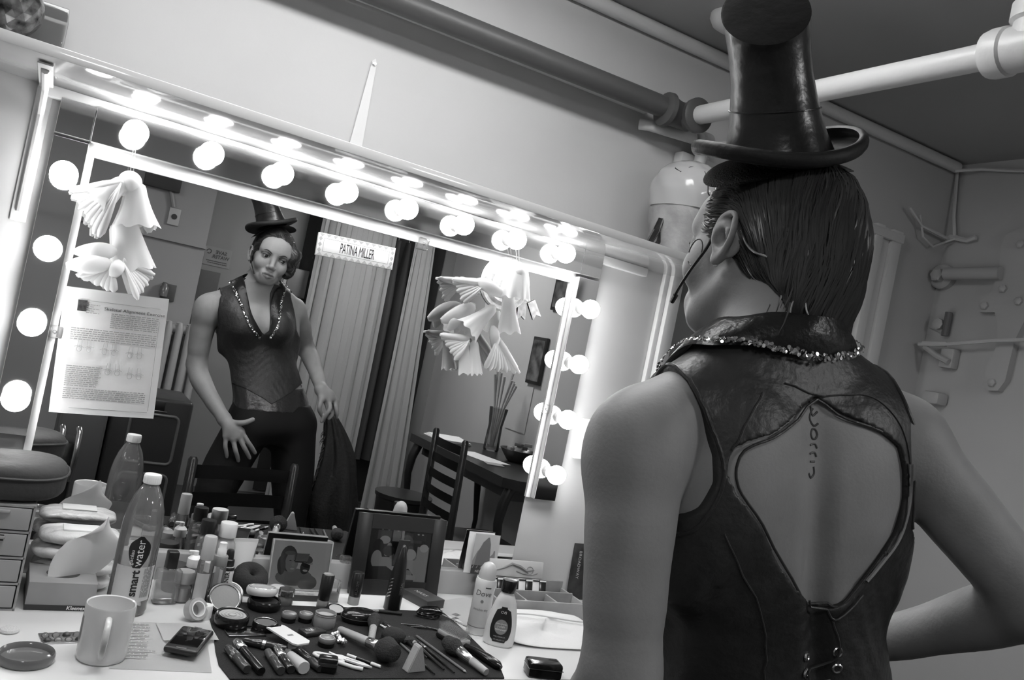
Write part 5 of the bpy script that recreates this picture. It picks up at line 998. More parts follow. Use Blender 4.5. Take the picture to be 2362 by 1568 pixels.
def torso_parts(F, k=.03):
    s, X, Y, Z = F.sub((.6, -1.5, .8), (1.05, -1.15, 1.45), .06); F.put(s, torso_d(X, Y, Z).astype(np.float32), 0)
    for sgn, c in ((-1, (.664, -1.252, 1.262)), (1, (.780, -1.262, 1.275))): F.ell(c, (.050, .046, .052), k=.045)          # bust
    F.chain([(.66, -1.33, 1.395), (.60, -1.335, 1.352), (.548, -1.338, 1.322)], [.040, .040, .040], .03)                     # shoulder slopes
    F.chain([(.74, -1.335, 1.405), (.80, -1.352, 1.388), (.848, -1.374, 1.366)], [.040, .040, .038], .03)
    F.ell((.635, -1.372, 1.280), (.052, .033, .080), rotm(-.15, .2, 0), .034); F.ell((.790, -1.388, 1.300), (.052, .033, .080), rotm(-.15, -.1, 0), .034)
    F.ell((.860, -1.368, 1.255), (.028, .038, .085), rotm(-.2, -.2, 0), .04); F.ell((.634, -1.350, 1.225), (.022, .030, .08), rotm(-.2, .25, 0), .03)   # shoulder blades
    F.cap((.700, -1.325, 1.38), hp(0, -.02, -.05), .050, .046, .03)                                                         # neck
    F.chain([(.705, -1.404, 1.36), (.716, -1.409, 1.30), (.734, -1.408, 1.22), (.757, -1.404, 1.15), (.785, -1.402, 1.08)], [.003, .006, .008, .010, .010], .026, 's')  # spine furrow
def arms(F):
    F.chain([LSH, (.531, -1.352, 1.235), (.533, -1.364, 1.16), LEL], [.0490, .0450, .0410, .0335], .012)
    F.ell((.527, -1.338, 1.285), (.046, .048, .058), k=.02)
    F.chain([LEL, (.556, -1.335, 1.035), (.600, -1.272, .972), LWR], [.034, .0375, .030, .0225], .025)
    F.chain([RSH, (.905, -1.425, 1.298), (.938, -1.468, 1.250), REL], [.046, .0425, .039, .0335], .012)
    F.ell((.862, -1.388, 1.348), (.044, .044, .050), k=.02)
    F.chain([REL, (.980, -1.450, 1.180), (.992, -1.36, 1.125), RWR], [.033, .036, .029, .0215], .025)
def finger(F, pts, r0=.0092, r1=.0072):
    n = len(pts)
    F.chain(pts, [r0+(r1-r0)*i/(n-1) for i in range(n)], .006)
def hands(F):
    m = lambda x, y, Y: mir(x, y, Y)
    w = np.array(LWR); F.cap(w, m(528, 984, -1.175), .021, .020, .02)
    # left hand spread over the thigh: palm block, four fingers and thumb (pixel columns of the reflection, measured once)
    K = {'i': m(556, 994, -1.163), 'm': m(549, 1005, -1.160), 'r': m(537, 1011, -1.162), 'p': m(521, 1004, -1.168)}
    for q in K.values(): F.cap(m(526, 978, -1.182), q, .0145, .0125, .014)
    F.ell(m(537, 994, -1.168), (.030, .0125, .030), k=.012)
    finger(F, [K['i'], m(571, 1018, -1.152), m(580, 1031, -1.156), m(587, 1043, -1.163)])
    finger(F, [K['m'], m(562, 1030, -1.150), m(569, 1043, -1.154), m(575, 1055, -1.162)])
    finger(F, [K['r'], m(542, 1036, -1.152), m(546, 1049, -1.156), m(549, 1061, -1.163)])
    finger(F, [K['p'], m(519, 1026, -1.162), m(521, 1040, -1.165), m(523, 1052, -1.170)], .0085, .0065)
    finger(F, [m(531, 974, -1.180), m(551, 975, -1.160), m(567, 973, -1.152), m(582, 967, -1.150)], .0115, .0085)
    # right hand pinching the jacket
    w = np.array(RWR); k1 = m(757, 921, -1.253); k2 = m(772, 925, -1.263); k0 = m(741, 920, -1.245)
    for q in (k0, k1, k2): F.cap(w, q, .019, .013, .016)
    F.ell(m(756, 912, -1.260), (.026, .016, .026), k=.014)
    finger(F, [k1, m(760, 941, -1.233), m(751, 956, -1.233), m(741, 971, -1.241)])
    finger(F, [m(750, 925, -1.260), m(756, 946, -1.245), m(749, 960, -1.246), m(744, 970, -1.251)])
    finger(F, [k2, m(774, 938, -1.248), m(776, 950, -1.245), m(778, 962, -1.251)])
    finger(F, [m(765, 927, -1.270), m(769, 942, -1.266), m(766, 955, -1.260), m(758, 964, -1.260)])
    finger(F, [k0, m(737, 932, -1.236), m(736, 945, -1.236), m(742, 957, -1.243)], .010, .008)
def mir(x, y, Y):
    """room point at depth Y seen at photograph position (x, y) by way of the mirror"""
    d = cf+cr*((x-1181)/FPX)-cu*((y-784)/FPX); t = (-Y+CD)/d.y
    return np.array([d.x*t, Y, CH+d.z*t])
def head(F):
    E = lambda c, r, Rl=None, k=.012, op='u': F.ell(hp(*c), r, HR if Rl is None else HR @ Rl, k, op)
    C_ = lambda a, b, ra, rb, k=.01, op='u': F.cap(hp(*a), hp(*b), ra, rb, k, op)
    E((0, -.004, .038), (.069, .090, .082), k=.02); E((0, .038, -.004), (.055, .048, .072), k=.03)
    E((0, .058, -.058), (.028, .025, .022), k=.025); E((0, .073, -.071), (.014, .011, .011), k=.016)
    for s in (-1, 1):
        C_((s*.050, .004, -.038), (s*.018, .062, -.068), .012, .013, .02)        # jaw
        E((s*.036, .064, -.014), (.021, .020, .022), k=.02)                        # cheek
        C_((s*.014, .086, .036), (s*.044, .074, .036), .008, .007, .018)           # brow
        E((s*.0315, .098, .017), (.0165, .013, .0095), k=.010, op='s')             # eye socket
        E((s*.0315, .0775, .017), (.0140, .0138, .0132), k=.004); E((s*.0315, .0935, .0152), (.0142, .0110, .0044), k=.0025, op='s')   # lids and eye opening
        E((s*.0100, .0925, -.0220), (.0075, .008, .0062), k=.006)                  # nostril wing
    E((0, .062, .060), (.050, .028, .030), k=.03)                                  # forehead
    C_((0, .086, .022), (0, .103, -.015), .0066, .0085, .012); E((0, .1035, -.0175), (.0088, .0075, .0075), k=.006)
    for s in (-1, 1): E((s*.005, .0995, -.0270), (.0032, .006, .0022), k=.003, op='s')
    E((0, .082, -.049), (.027, .012, .018), k=.014)
    for s in (-1, 1):
        C_((s*.0245, .080, -.0485), (s*.006, .0935, -.0440), .0026, .0050, .004); C_((s*.0215, .081, -.0525), (0, .0920, -.0565), .0030, .0066, .004)
    C_((-.006, .0935, -.0440), (.006, .0935, -.0440), .0050, .0046, .004)
    C_((-.024, .0845, -.0497), (-.008, .0965, -.0502), .0008, .0012, .002, 's'); C_((.024, .0845, -.0497), (.008, .0965, -.0502), .0008, .0012, .002, 's'); C_((-.008, .0965, -.0502), (.008, .0965, -.0502), .0012, .0012, .002, 's')
    for s in (-1, 1): ear(F, s)
    C_((0, -.03, -.03), (0, -.045, -.09), .05, .045, .03)
def ear(F, s):
    # ear plane: q = (outward, forward, up) relative to the ear root
    e = lambda o, f, u: hp(s*(.067+.8*o), .82*f+.004, .82*u+.006)
    F.ell(e(.007, -.006, .004), (.006, .019, .027), HR @ rotm(s*-.35, 0, -.12), .006)
    hx = [(.006, .012, .004), (.008, .013, .016), (.012, .007, .028), (.015, -.006, .033), (.018, -.019, .029), (.020, -.025, .015), (.019, -.024, -.002), (.015, -.016, -.016), (.010, -.006, -.026), (.007, .003, -.030)]
    F.chain([e(*q) for q in hx], [.0030, .0034, .0037, .0038, .0038, .0037, .0036, .0037, .0048, .0040], .003)
    F.ell(e(.008, .003, -.027), (.0045, .008, .009), HR, .005)
    F.chain([e(.012, .002, .018), e(.015, -.010, .014), e(.015, -.012, 0), e(.011, -.006, -.012)], [.003, .0036, .0036, .003], .004)
    F.ell(e(.006, .010, -.006), (.0045, .004, .006), HR, .004)
    F.ell(e(.014, -.002, -.002), (.006, .0085, .010), HR, .004, 's')
    F.ell(e(.018, -.014, .020), (.004, .008, .007), HR, .003, 's')
LEGL = [(.766, -1.300, .90), (.700, -1.255, .74), (.640, -1.195, .545), (.585, -1.215, .33), (.535, -1.245, .11)]
LEGR = [(.930, -1.308, .91), (.960, -1.295, .74), (.985, -1.265, .52), (1.005, -1.31, .32), (1.02, -1.345, .11)]
LEGW = [.084, .079, .056, .052, .034]
def legs(F):
    F.chain(LEGL, LEGW, .03); F.chain(LEGR, LEGW, .03)
    F.ell((.79, -1.365, .88), (.075, .065, .08), k=.04); F.ell((.90, -1.37, .885), (.075, .065, .08), k=.04)
    for a, tw in ((LEGL[-1], -.10), (LEGR[-1], .03)):
        F.chain([a, (a[0]+tw*.1, a[1]+.01, .055), (a[0]+tw, a[1]+.13, .03)], [.034, .036, .026], .02)
def build_body():
    gx = axis_grid([(.455, .60, .0035), (.60, .815, .002), (.815, 1.08, .0035)]); gy = axis_grid([(-1.57, -1.395, .0035), (-1.395, -1.155, .002), (-1.155, -1.06, .003)])
    gz = axis_grid([(-.01, .80, .008), (.80, 1.40, .0035), (1.40, 1.665, .002)])
    F = Field(gx, gy, gz); torso_parts(F); arms(F); legs(F); hands(F); head(F)
    return F
# ================================================================ the person
def npmesh(name, V, Fc, mats, parent=None, mi=None):
    me = bpy.data.meshes.new(name); me.vertices.add(len(V)); me.vertices.foreach_set('co', V.astype(np.float32).ravel())
    me.loops.add(Fc.size); me.loops.foreach_set('vertex_index', Fc.astype(np.int32).ravel()); me.polygons.add(len(Fc))
    me.polygons.foreach_set('loop_start', np.arange(0, Fc.size, 4, dtype=np.int32)); me.update(calc_edges=True)
    for m in mats: me.materials.append(m)
    if mi is not None: me.polygons.foreach_set('material_index', mi.astype(np.int32))
    me.shade_smooth(); me.validate()
    o = bpy.data.objects.new(name, me); COL.objects.link(o)
    if parent is not None: o.parent = parent
    return o
def skin_mat():
    m = mat('skin', .29, .55, spec=.35, noise=(18, .10, 5), bump=(260, .06)); b = m.node_tree.nodes['Principled BSDF']
    b.inputs['Subsurface Weight'].default_value = .08; b.inputs['Subsurface Radius'].default_value = (.006, .006, .006); b.inputs['Subsurface Scale'].default_value = 1.
    return m
SKIN = skin_mat(); LIP = mat('lips', .15, .4)
SATIN = mat('dark_satin', .022, .42, noise=(22, .35), bump=(160, .12), sheen=.15); LEATH = mat('worn_leather', .026, .46, noise=(9, .35, 8), bump=(70, .22)); STRETCH = mat('black_stretch', .005, .7, spec=.25)
HAIRM = mat('black_hair', .014, .35); HAIRS = mat('hair_strand', .065, .33)
person = thing('person', 'person in a sleeveless black vest and small top hat seen from behind', 'person', (0, 0, 0))
Fb = build_body(); V, Fc = Fb.mesh(); Vc = V[Fc].mean(1)
loc = (Vc-HO) @ HR
lx, ly, lz = loc.T
ax_ = np.abs(lx)
lip = (ly > .078) & (ax_ < .0225) & (lz > -.0622+.0085*(ax_/.0225)**2) & (lz < -.0402-.0075*(ax_/.0225)**2-.0012*np.exp(-(lx/.003)**2))
shad = (ly > .066) & (((ax_-.0325)/.0175)**2+((lz-.0225)/.0085)**2 < 1) & (lz > .0185-.3*np.maximum(0, ax_-.040))
body = npmesh('body', V, Fc, [SKIN, LIP, mat('eyeshadow', .10, .5)], person, lip.astype(np.int32)+2*shad.astype(np.int32))
from mathutils.bvhtree import BVHTree
bb = BVHTree.FromPolygons([Vector(v) for v in V], Fc.tolist())
def hsnap(pts, off): return [(lambda h: h[0]+h[1]*off)(bb.find_nearest(Vector(hp(*q)))) for q in pts]
def hb(name, bm, m, parent=None, sm=60):
    """part given in head coordinates"""
    M = Matrix(HR.tolist()).to_4x4(); M.translation = Vector(HO); return obj(name, bm, m, parent or person, sm, M)
for s in (-1, 1):
    bm = B(); ball(bm, (s*.0315, .0775, .0165), .0122, n=20); e = hb('eye', bm, mat('eye_white', .42, .2))
    bm = B(); gx_, gz_ = .0020, -.0016; ball(bm, (s*.0315+gx_, .0830, .0165+gz_), .0078, n=16); hb('iris', bm, mat('iris_dark', .015, .08), e)
    bm = B(); tube(bm, hsnap([(s*x, .092, z) for x, z in ((.0172, .0142), (.0200, .0168), (.0245, .0188), (.0300, .0200), (.0355, .0197), (.0410, .0180), (.0460, .0158), (.0490, .0164))], .0002), [.0005, .0009, .0013, .0016, .0017, .0016, .0013, .0004], 6); obj('eyeliner', bm, INK, person)
    bm = B(); tube(bm, hsnap([(s*x, .092, z) for x, z in ((.0190, .0128), (.0245, .0108), (.0310, .0102), (.0380, .0112), (.0440, .0140))], .0002), [.0004, .0006, .0007, .0007, .0004], 6); obj('lower_liner', bm, INK, person)
    bm = B(); tube(bm, hsnap([(s*x, .096, z) for x, z in ((.0130, .0300), (.0185, .0325), (.0250, .0348), (.0320, .0366), (.0390, .0364), (.0450, .0342), (.0500, .0308))], .0002), [.0014, .0024, .0025, .0022, .0018, .0013, .0004], 6); obj('eyebrow', bm, mat('brow', .02, .6), person)
bm = B(); ball(bm, (-.0715, .0065, -.024), .0028, n=10); hb('earring', bm, mat('pearl', .7, .15))
# ---- hair: mass plus combed strands
gH = [axis_grid([(.575, .86, .003)]), axis_grid([(-1.44, -1.17, .003)]), axis_grid([(1.40, 1.66, .003)])]
Fh = Field(*gH); E = lambda c, r, k=.02, op='u', Rl=None: Fh.ell(hp(*c), r, HR if Rl is None else HR @ Rl, k, op)
E((0, -.008, .046), (.0775, .098, .087)); E((.008, -.040, .010), (.0745, .066, .078)); E((.010, -.068, -.030), (.058, .036, .056)); E((.020, -.070, -.072), (.038, .024, .036), .015)
E((.062, .022, .030), (.030, .046, .050), .015); E((.072, .012, -.004), (.024, .036, .036), .012); E((.070, .045, .048), (.026, .030, .032), .012)
E((0, .105, -.010), (.0560, .058, .070), .008, 's'); E((.0, .085, -.05), (.085, .070, .050), .012, 's'); E((-.086, .004, -.024), (.030, .032, .046), .008, 's')
E((-.062, -.040, -.075), (.040, .045, .040), .010, 's')
Vh, Fhh = Fh.mesh(); ph = ((Vh-HO) @ HR)
wv = .0016*np.sin(ph[:, 0]*170+5*np.sin(ph[:, 1]*40))*np.cos(ph[:, 1]*60+ph[:, 2]*45)
nrm = ph-np.array([0, -.01, .03]); nrm /= np.linalg.norm(nrm, axis=1, keepdims=True); Vh = Vh+(nrm @ HR.T)*wv[:, None]
hair = npmesh('hair', Vh, Fhh, [HAIRM], person)
bvh = BVHTree.FromPolygons([Vector(v) for v in Vh], Fhh.tolist()); rs = np.random.RandomState(5)
bm = B(); HRm = Matrix(HR.tolist()); cand = rs.permutation(len(Vh))[:4600]
for i in cand:
    p = Vector(Vh[i]); pts = []; q0 = HRm.transposed() @ (p-Vector(HO)); amp = rs.uniform(-.35, .35); L = rs.randint(7, 13); lift = rs.uniform(.0002, .0022)
    for st in range(L):
        q = HRm.transposed() @ (p-Vector(HO))
        back = min(1, max(0, (-q.y+.03)/.10)); d = Vector((.25*math.sin(q.z*60+amp*4)*back+.12*q.x/.07+amp*.3, -(1-back*.85), -(.22+.9*back)+.25*math.sin(q.y*70+amp*3)))
        if q.x > .05 and q.y > -.03: d = Vector((math.sin(q.z*130+q.y*90), -.5+math.cos(q.y*120), -.8))      # curls on her right side
        d = HRm @ d; hit = bvh.find_nearest(p); n = hit[1]; d = (d-n*d.dot(n)).normalized()
        pts.append(hit[0]+n*(lift*math.sin(math.pi*(st+.6)/L))); p = hit[0]+d*.0065
    tube(bm, pts, [.00075*math.sin(math.pi*(k+.7)/(L+.6))+.00015 for k in range(L)], 3, False)
# loose wisps at the nape
for i in range(150):
    x = rs.uniform(-.045, .050); a = Vector((x, -.055+rs.uniform(-.03, .012), -.045+rs.uniform(-.03, .02)-max(0, x)*.4)); sp = rs.uniform(-1, 1)
    pts = [HRm @ (a+Vector((.010*sp*t*t-.006*t, -.008*t+.014*t*t*(.5+.5*sp), -.040*t))) + Vector(HO) for t in (0, .3, .6, 1)]
    tube(bm, pts, [.0013, .0011, .0008, .0002], 4, False)
o = obj('hair_strands', bm, HAIRS, person, 60); o['kind'] = 'stuff'
# ---- vest, trousers, belt as shells over the body
gx = axis_grid([(.525, .965, .0028)]); gy = axis_grid([(-1.465, -1.165, .0028)]); gz = axis_grid([(.965, 1.455, .0028)])
Fv = Field(gx, gy, gz); torso_parts(Fv); D = Fv.D.copy()
X = gx[:, None, None]; Y = gy[None, :, None]; Z = gz[None, None, :]
mid = -1.322-.17*(X-.73)
back = np.broadcast_to(Y < mid, D.shape)
OPEN = [(.701, 1.379), (.665, 1.350), (.640, 1.333), (.615, 1.322), (.602, 1.312), (.598, 1.300), (.600, 1.286), (.611, 1.270), (.648, 1.242), (.686, 1.206), (.712, 1.184), (.745, 1.166), (.768, 1.164), (.785, 1.176), (.812, 1.222), (.826, 1.254), (.828, 1.292), (.820, 1.320), (.806, 1.345), (.775, 1.358), (.735, 1.367)]
AB = [(.560, 1.46), (.557, 1.385), (.562, 1.360), (.575, 1.332), (.588, 1.302), (.592, 1.276), (.587, 1.249), (.575, 1.226), (.556, 1.205), (.50, 1.18), (.40, 1.3), (.45, 1.46)]
AF = [(.566, 1.46), (.562, 1.385), (.560, 1.336), (.563, 1.290), (.572, 1.245), (.580, 1.220), (.545, 1.195), (.40, 1.2), (.40, 1.46)]
BB = [(.826, 1.46), (.824, 1.40), (.832, 1.36), (.842, 1.31), (.852, 1.265), (.890, 1.235), (1.0, 1.23), (1.0, 1.46)]
BF = [(.812, 1.46), (.818, 1.40), (.838, 1.356), (.852, 1.318), (.866, 1.280), (.895, 1.245), (1.0, 1.24), (1.0, 1.46)]
VN = [(.618, 1.47), (.632, 1.42), (.645, 1.375), (.662, 1.317), (.688, 1.275), (.712, 1.250), (.730, 1.246), (.742, 1.262), (.738, 1.312), (.735, 1.350), (.728, 1.40), (.745, 1.47)]
BOT = [(.50, .5), (.50, 1.04), (.660, 1.040), (.700, 1.034), (.746, 1.018), (.778, 1.006), (.806, .992), (.843, 1.018), (.880, 1.045), (.922, 1.078), (1.2, 1.09), (1.2, .5)]
x2, z2 = gx[:, None], gz[None, :]
def reg(P): return poly_sd(x2, z2, P)[:, None, :]
vest = D-.0055
hole_b = np.minimum(np.minimum(reg(OPEN), reg(AB)), reg(BB)); hole_f = np.minimum(np.minimum(np.minimum(reg(AF), reg(BF)), reg(VN)), reg(BOT))
vest = np.maximum(vest, -np.where(back, hole_b, hole_f))
vest = np.maximum(vest, np.where(Z > 1.41, (np.sqrt((X-.70)**2+(Y+1.325)**2)*-1+.055), -1.))   # neck hole
vest = np.maximum(vest, Z-1.436)
Fv.D = vest.astype(np.float32); Vv, Fvv = Fv.mesh()
cr_w = .00035*np.sin(Vv[:, 2]*210+9*np.sin(Vv[:, 0]*30)+Vv[:, 1]*60)*np.clip((1.24-Vv[:, 2])/.06, 0, 1)
Vv[:, 1] += cr_w*np.sign(Vv[:, 1]+1.325)
vest_o = npmesh('vest', Vv, Fvv, [LEATH], person)
bs = Field(axis_grid([(.64, .97, .0035)]), axis_grid([(-1.43, -1.19, .0035)]), axis_grid([(.93, 1.09, .0035)])); torso_parts(bs)
zc = bs.g[2][None, None, :]-TILT*.6*(bs.g[0][:, None, None]-.82)
bs.D = np.maximum(bs.D-.0042, np.abs(zc-1.008)-.043).astype(np.float32); Vx, Fx = bs.mesh(); npmesh('waistband', Vx, Fx, [mat('black_patent', .03, .18, bump=(60, .2))], person)
tr = Field(axis_grid([(.44, 1.10, .005)]), axis_grid([(-1.47, -1.10, .005)]), axis_grid([(.055, 1.03, .005)])); torso_parts(tr); legs(tr)
zc = tr.g[2][None, None, :]+0*tr.g[0][:, None, None]
tr.D = np.maximum(tr.D-.0035, np.maximum(zc-1.0, .075-zc)).astype(np.float32); Vx, Fx = tr.mesh(); npmesh('trousers', Vx, Fx, [STRETCH], person)
sh = Field(axis_grid([(.38, 1.10, .005)]), axis_grid([(-1.40, -1.05, .005)]), axis_grid([(-.004, .10, .004)])); legs(sh)
for a, tw in ((LEGL[-1], -.10), (LEGR[-1], .03)): sh.cap((a[0], a[1]-.02, .02), (a[0]+tw, a[1]+.13, .018), .03, .03, .01)
zz_ = sh.g[2][None, None, :]; sh.D = np.maximum(np.maximum(sh.D-.006, zz_-.09), .001-zz_).astype(np.float32); Vx, Fx = sh.mesh()
for side in (0, 1):
    ff = Fx[(Vx[Fx].mean(1)[:, 0] > .75) == bool(side)]; uq, inv = np.unique(ff, return_inverse=True); npmesh('shoe', Vx[uq], inv.reshape(ff.shape), [BLACK], person)
# piping along the armholes and the back opening, snapped to the vest's surface
bv = BVHTree.FromPolygons([Vector(v) for v in Vv], Fvv.tolist())
def snap(pts, tree=bb, off=.006):
    out = []
    for q in pts:
        h = tree.find_nearest(Vector(q)); out.append(h[0]+h[1]*off)
    return out
def dense(P, n=6):
    P = [Vector(p) for p in P]; out = []
    for i in range(len(P)-1):
        p0, p1, p2, p3 = P[max(i-1, 0)], P[i], P[i+1], P[min(i+2, len(P)-1)]
        for j in range(n):
            t = j/n; out.append(.5*((2*p1)+(p2-p0)*t+(2*p0-5*p1+4*p2-p3)*t*t+(3*p1-p0-3*p2+p3)*t**3))
    return out+[P[-1]]
bm = B(); tube(bm, snap(dense([(x, -1.42, z) for x, z in OPEN+[OPEN[0]]], 3), off=.004), .0015, 8); obj('back_piping', bm, SATIN, person)
bm = B(); tube(bm, snap(dense([(.556, -1.335, 1.385), (.556, -1.370, 1.365), (.575, -1.39, 1.332), (.590, -1.40, 1.300), (.594, -1.402, 1.276), (.588, -1.40, 1.249), (.575, -1.395, 1.225), (.562, -1.37, 1.21), (.572, -1.33, 1.213), (.573, -1.30, 1.24), (.562, -1.29, 1.29), (.558, -1.295, 1.336), (.558, -1.32, 1.378), (.556, -1.335, 1.385)]), bv, .0005), .0022, 8); obj('armhole_piping', bm, SATIN, person)
bm = B(); tube(bm, snap(dense([(.822, -1.36, 1.43), (.822, -1.42, 1.395), (.834, -1.43, 1.36), (.845, -1.43, 1.31), (.855, -1.43, 1.262)]), bv, .0005), .0022, 8); obj('armhole_piping', bm, SATIN, person)
# seams of the yoke and side panels
for sm in ([(.626, -1.42, 1.389), (.602, -1.42, 1.343), (.592, -1.42, 1.312)], [(.655, -1.42, 1.397), (.701, -1.42, 1.384)], [(.701, -1.42, 1.384), (.760, -1.42, 1.400), (.80, -1.43, 1.376), (.825, -1.43, 1.33)], [(.60, -1.42, 1.225), (.65, -1.42, 1.175), (.69, -1.42, 1.12), (.71, -1.42, 1.05)]):
    bm = B(); tube(bm, snap(dense(sm), bv, .0004), .0011, 6); obj('seam', bm, SATIN, person)
bm = B(); tube(bm, snap(dense([(.822, -1.43, 1.33), (.832, -1.43, 1.29), (.830, -1.43, 1.25), (.815, -1.43, 1.22), (.80, -1.43, 1.198)]), off=.008), .0022, 6); obj('metal_boning', bm, STEEL, person)
# corset lacing at the small of the back
for q in ((.766, -1.42, 1.112), (.789, -1.42, 1.118), (.768, -1.42, 1.092), (.792, -1.42, 1.098), (.772, -1.42, 1.070), (.797, -1.42, 1.076)):
    h = bv.find_nearest(Vector(q)); M = Matrix.Translation(h[0]+h[1]*.0008) @ h[1].to_track_quat('Z', 'Y').to_matrix().to_4x4()
    bm = B(); tube(bm, [M @ Vector((.0046*math.cos(t), .0046*math.sin(t), 0)) for t in np.linspace(0, 2*math.pi, 16, endpoint=False)], .0014, 6, closed=True); obj('eyelet', bm, STEEL, person)
bm = B(); tube(bm, snap(dense([(.742, -1.42, 1.172), (.770, -1.42, 1.152), (.80, -1.42, 1.185)]), bv, .003), .0012, 6); tube(bm, snap(dense([(.768, -1.42, 1.15), (.79, -1.42, 1.118), (.768, -1.42, 1.092), (.797, -1.42, 1.076)]), bv, .003), .0012, 6); obj('lacing', bm, SATIN, person)
# collar: folded band from the V round the neck, with a glittering edge
INN = [(.716, -1.216, 1.250), (.690, -1.203, 1.277), (.664, -1.216, 1.317), (.648, -1.250, 1.370), (.634, -1.275, 1.412), (.628, -1.310, 1.440), (.634, -1.340, 1.446), (.652, -1.365, 1.456), (.682, -1.386, 1.460), (.712, -1.388, 1.463), (.742, -1.374, 1.463), (.762, -1.345, 1.460), (.764, -1.310, 1.452), (.744, -1.268, 1.418), (.735, -1.248, 1.360), (.738, -1.228, 1.312), (.742, -1.215, 1.268), (.728, -1.218, 1.248)]
OUT = [(.712, -1.213, 1.228), (.675, -1.197, 1.257), (.648, -1.206, 1.292), (.620, -1.252, 1.348), (.604, -1.285, 1.382), (.592, -1.318, 1.404), (.597, -1.345, 1.406), (.626, -1.366, 1.414), (.658, -1.386, 1.418), (.700, -1.396, 1.419), (.745, -1.390, 1.430), (.776, -1.358, 1.436), (.782, -1.312, 1.428), (.773, -1.278, 1.392), (.772, -1.252, 1.346), (.768, -1.218, 1.306), (.764, -1.212, 1.272), (.748, -1.216, 1.236)]
di, do = dense(INN, 5), dense(OUT, 5); so = [a*.25+b_*.75 for a, b_ in zip(snap(do, bv, .006), do)]
so = snap(do, bv, .005)
def colf(u, v):
    k = u*(len(di)-1); i = min(int(k), len(di)-2); t = k-i; a = di[i].lerp(di[i+1], t); b_ = so[i].lerp(so[i+1], t); p = a.lerp(b_, v); n = (p-Vector((.70, -1.32, p.z))); n.z = 0; n.normalize()
    return p+n*(.004*math.sin(math.pi*v)+.003)
bm = B(); grid(bm, colf, len(di)*1, 8); bmesh.ops.solidify(bm, geom=bm.faces[:], thickness=.0025); obj('collar', bm, mat('collar_satin', .03, .33, noise=(14, .3), bump=(90, .2)), person, 60)
rs2 = random.Random(11); bm = B()
for j in range(len(so)-1):
    for k in range(9):
        p = so[j].lerp(so[j+1], (k+rs2.random())/9); h = bv.find_nearest(p); n = h[1]; t = (so[j+1]-so[j]).normalized(); c = n.cross(t)
        q = p+n*.0075+c*rs2.uniform(-.0038, .0038); z = (n+Vector((rs2.uniform(-.5, .5), rs2.uniform(-.5, .5), rs2.uniform(-.5, .5)))).normalized(); a = z.orthogonal().normalized(); b_ = z.cross(a); r = rs2.uniform(.0014, .0024)
        bm.faces.new([bm.verts.new(q+r*(math.cos(w_)*a+math.sin(w_)*b_)+z*.0002) for w_ in (0, 1.05, 2.1, 3.14, 4.19, 5.24)])
o = obj('sequin_trim', bm, mat('sequin', .75, .15, 1.), person, 0); o['kind'] = 'stuff'
# tattoo down the spine
TAT = [[(1872, 925), (1885, 950), (1893, 968), (1907, 957)], [(1893, 952), (1883, 974), (1896, 990), (1909, 983)], [(1887, 1008), (1892, 998), (1902, 998), (1907, 1008), (1902, 1018), (1892, 1018), (1887, 1008)], [(1885, 1034), (1901, 1029), (1908, 1038)], [(1885, 1053), (1901, 1048), (1908, 1057)], [(1888, 1070), (1904, 1068)], [(1902, 1080), (1905, 1095), (1894, 1105), (1884, 1096)]]
TXZ = lambda x, y: (.7005+(x-1885)*.00042+(y-940)*.00005, -1.43, 1.372-(y-940)*.00046)
bm = B()
for st in TAT: tube(bm, [(lambda h, q: h[0] if h[0] is not None else Vector(q))(bb.ray_cast(Vector((q[0], -1.47, q[2])), Vector((0, 1, 0))), q) for q in dense([TXZ(*q) for q in st], 4)], .0012, 6)
obj('tattoo', bm, mat('tattoo_ink', .07, .5), person)
# ---- headset microphone
ms = thing('headset_microphone', 'thin headset microphone worn along the left cheek', 'microphone')
L2W = lambda *q: Vector(hp(*q))
bm = B(); tube(bm, dense([L2W(-.0745, .006, .034), L2W(-.0745, .016, .018), L2W(-.0725, .026, -.004), L2W(-.066, .048, -.026), L2W(-.056, .070, -.046), L2W(-.050, .080, -.056)]), .0019, 8); obj('boom', bm, BLACK, ms)
bm = B(); tube(bm, [L2W(-.052, .076, -.053), L2W(-.0475, .084, -.060)], [.0032, .0028], 8); obj('capsule', bm, BLACK, ms)
bm = B(); tube(bm, [L2W(-.0675, .047+.010*math.cos(t), -.006+.016*math.sin(t)) for t in np.linspace(0, 5.5, 20)], .0007, 6); obj('cable_loop', bm, BLACK, ms)
bm = B(); tube(bm, dense([L2W(-.074, -.020, .014), L2W(-.074, -.030, .000), L2W(-.070, -.042, -.010), L2W(-.064, -.056, -.014)]), .0014, 8); obj('ear_wire', bm, STEEL, ms)
bm = B(); tube(bm, dense([Vector((.663, -1.376, 1.452)), Vector((.668, -1.372, 1.472)), Vector((.680, -1.374, 1.488)), Vector((.690, -1.385, 1.495))]), .0010, 6); tube(bm, dense([Vector((.684, -1.386, 1.452)), Vector((.678, -1.380, 1.468)), Vector((.679, -1.378, 1.484)), Vector((.690, -1.385, 1.495))]), .0010, 6); obj('neck_cable', bm, STEEL, ms)
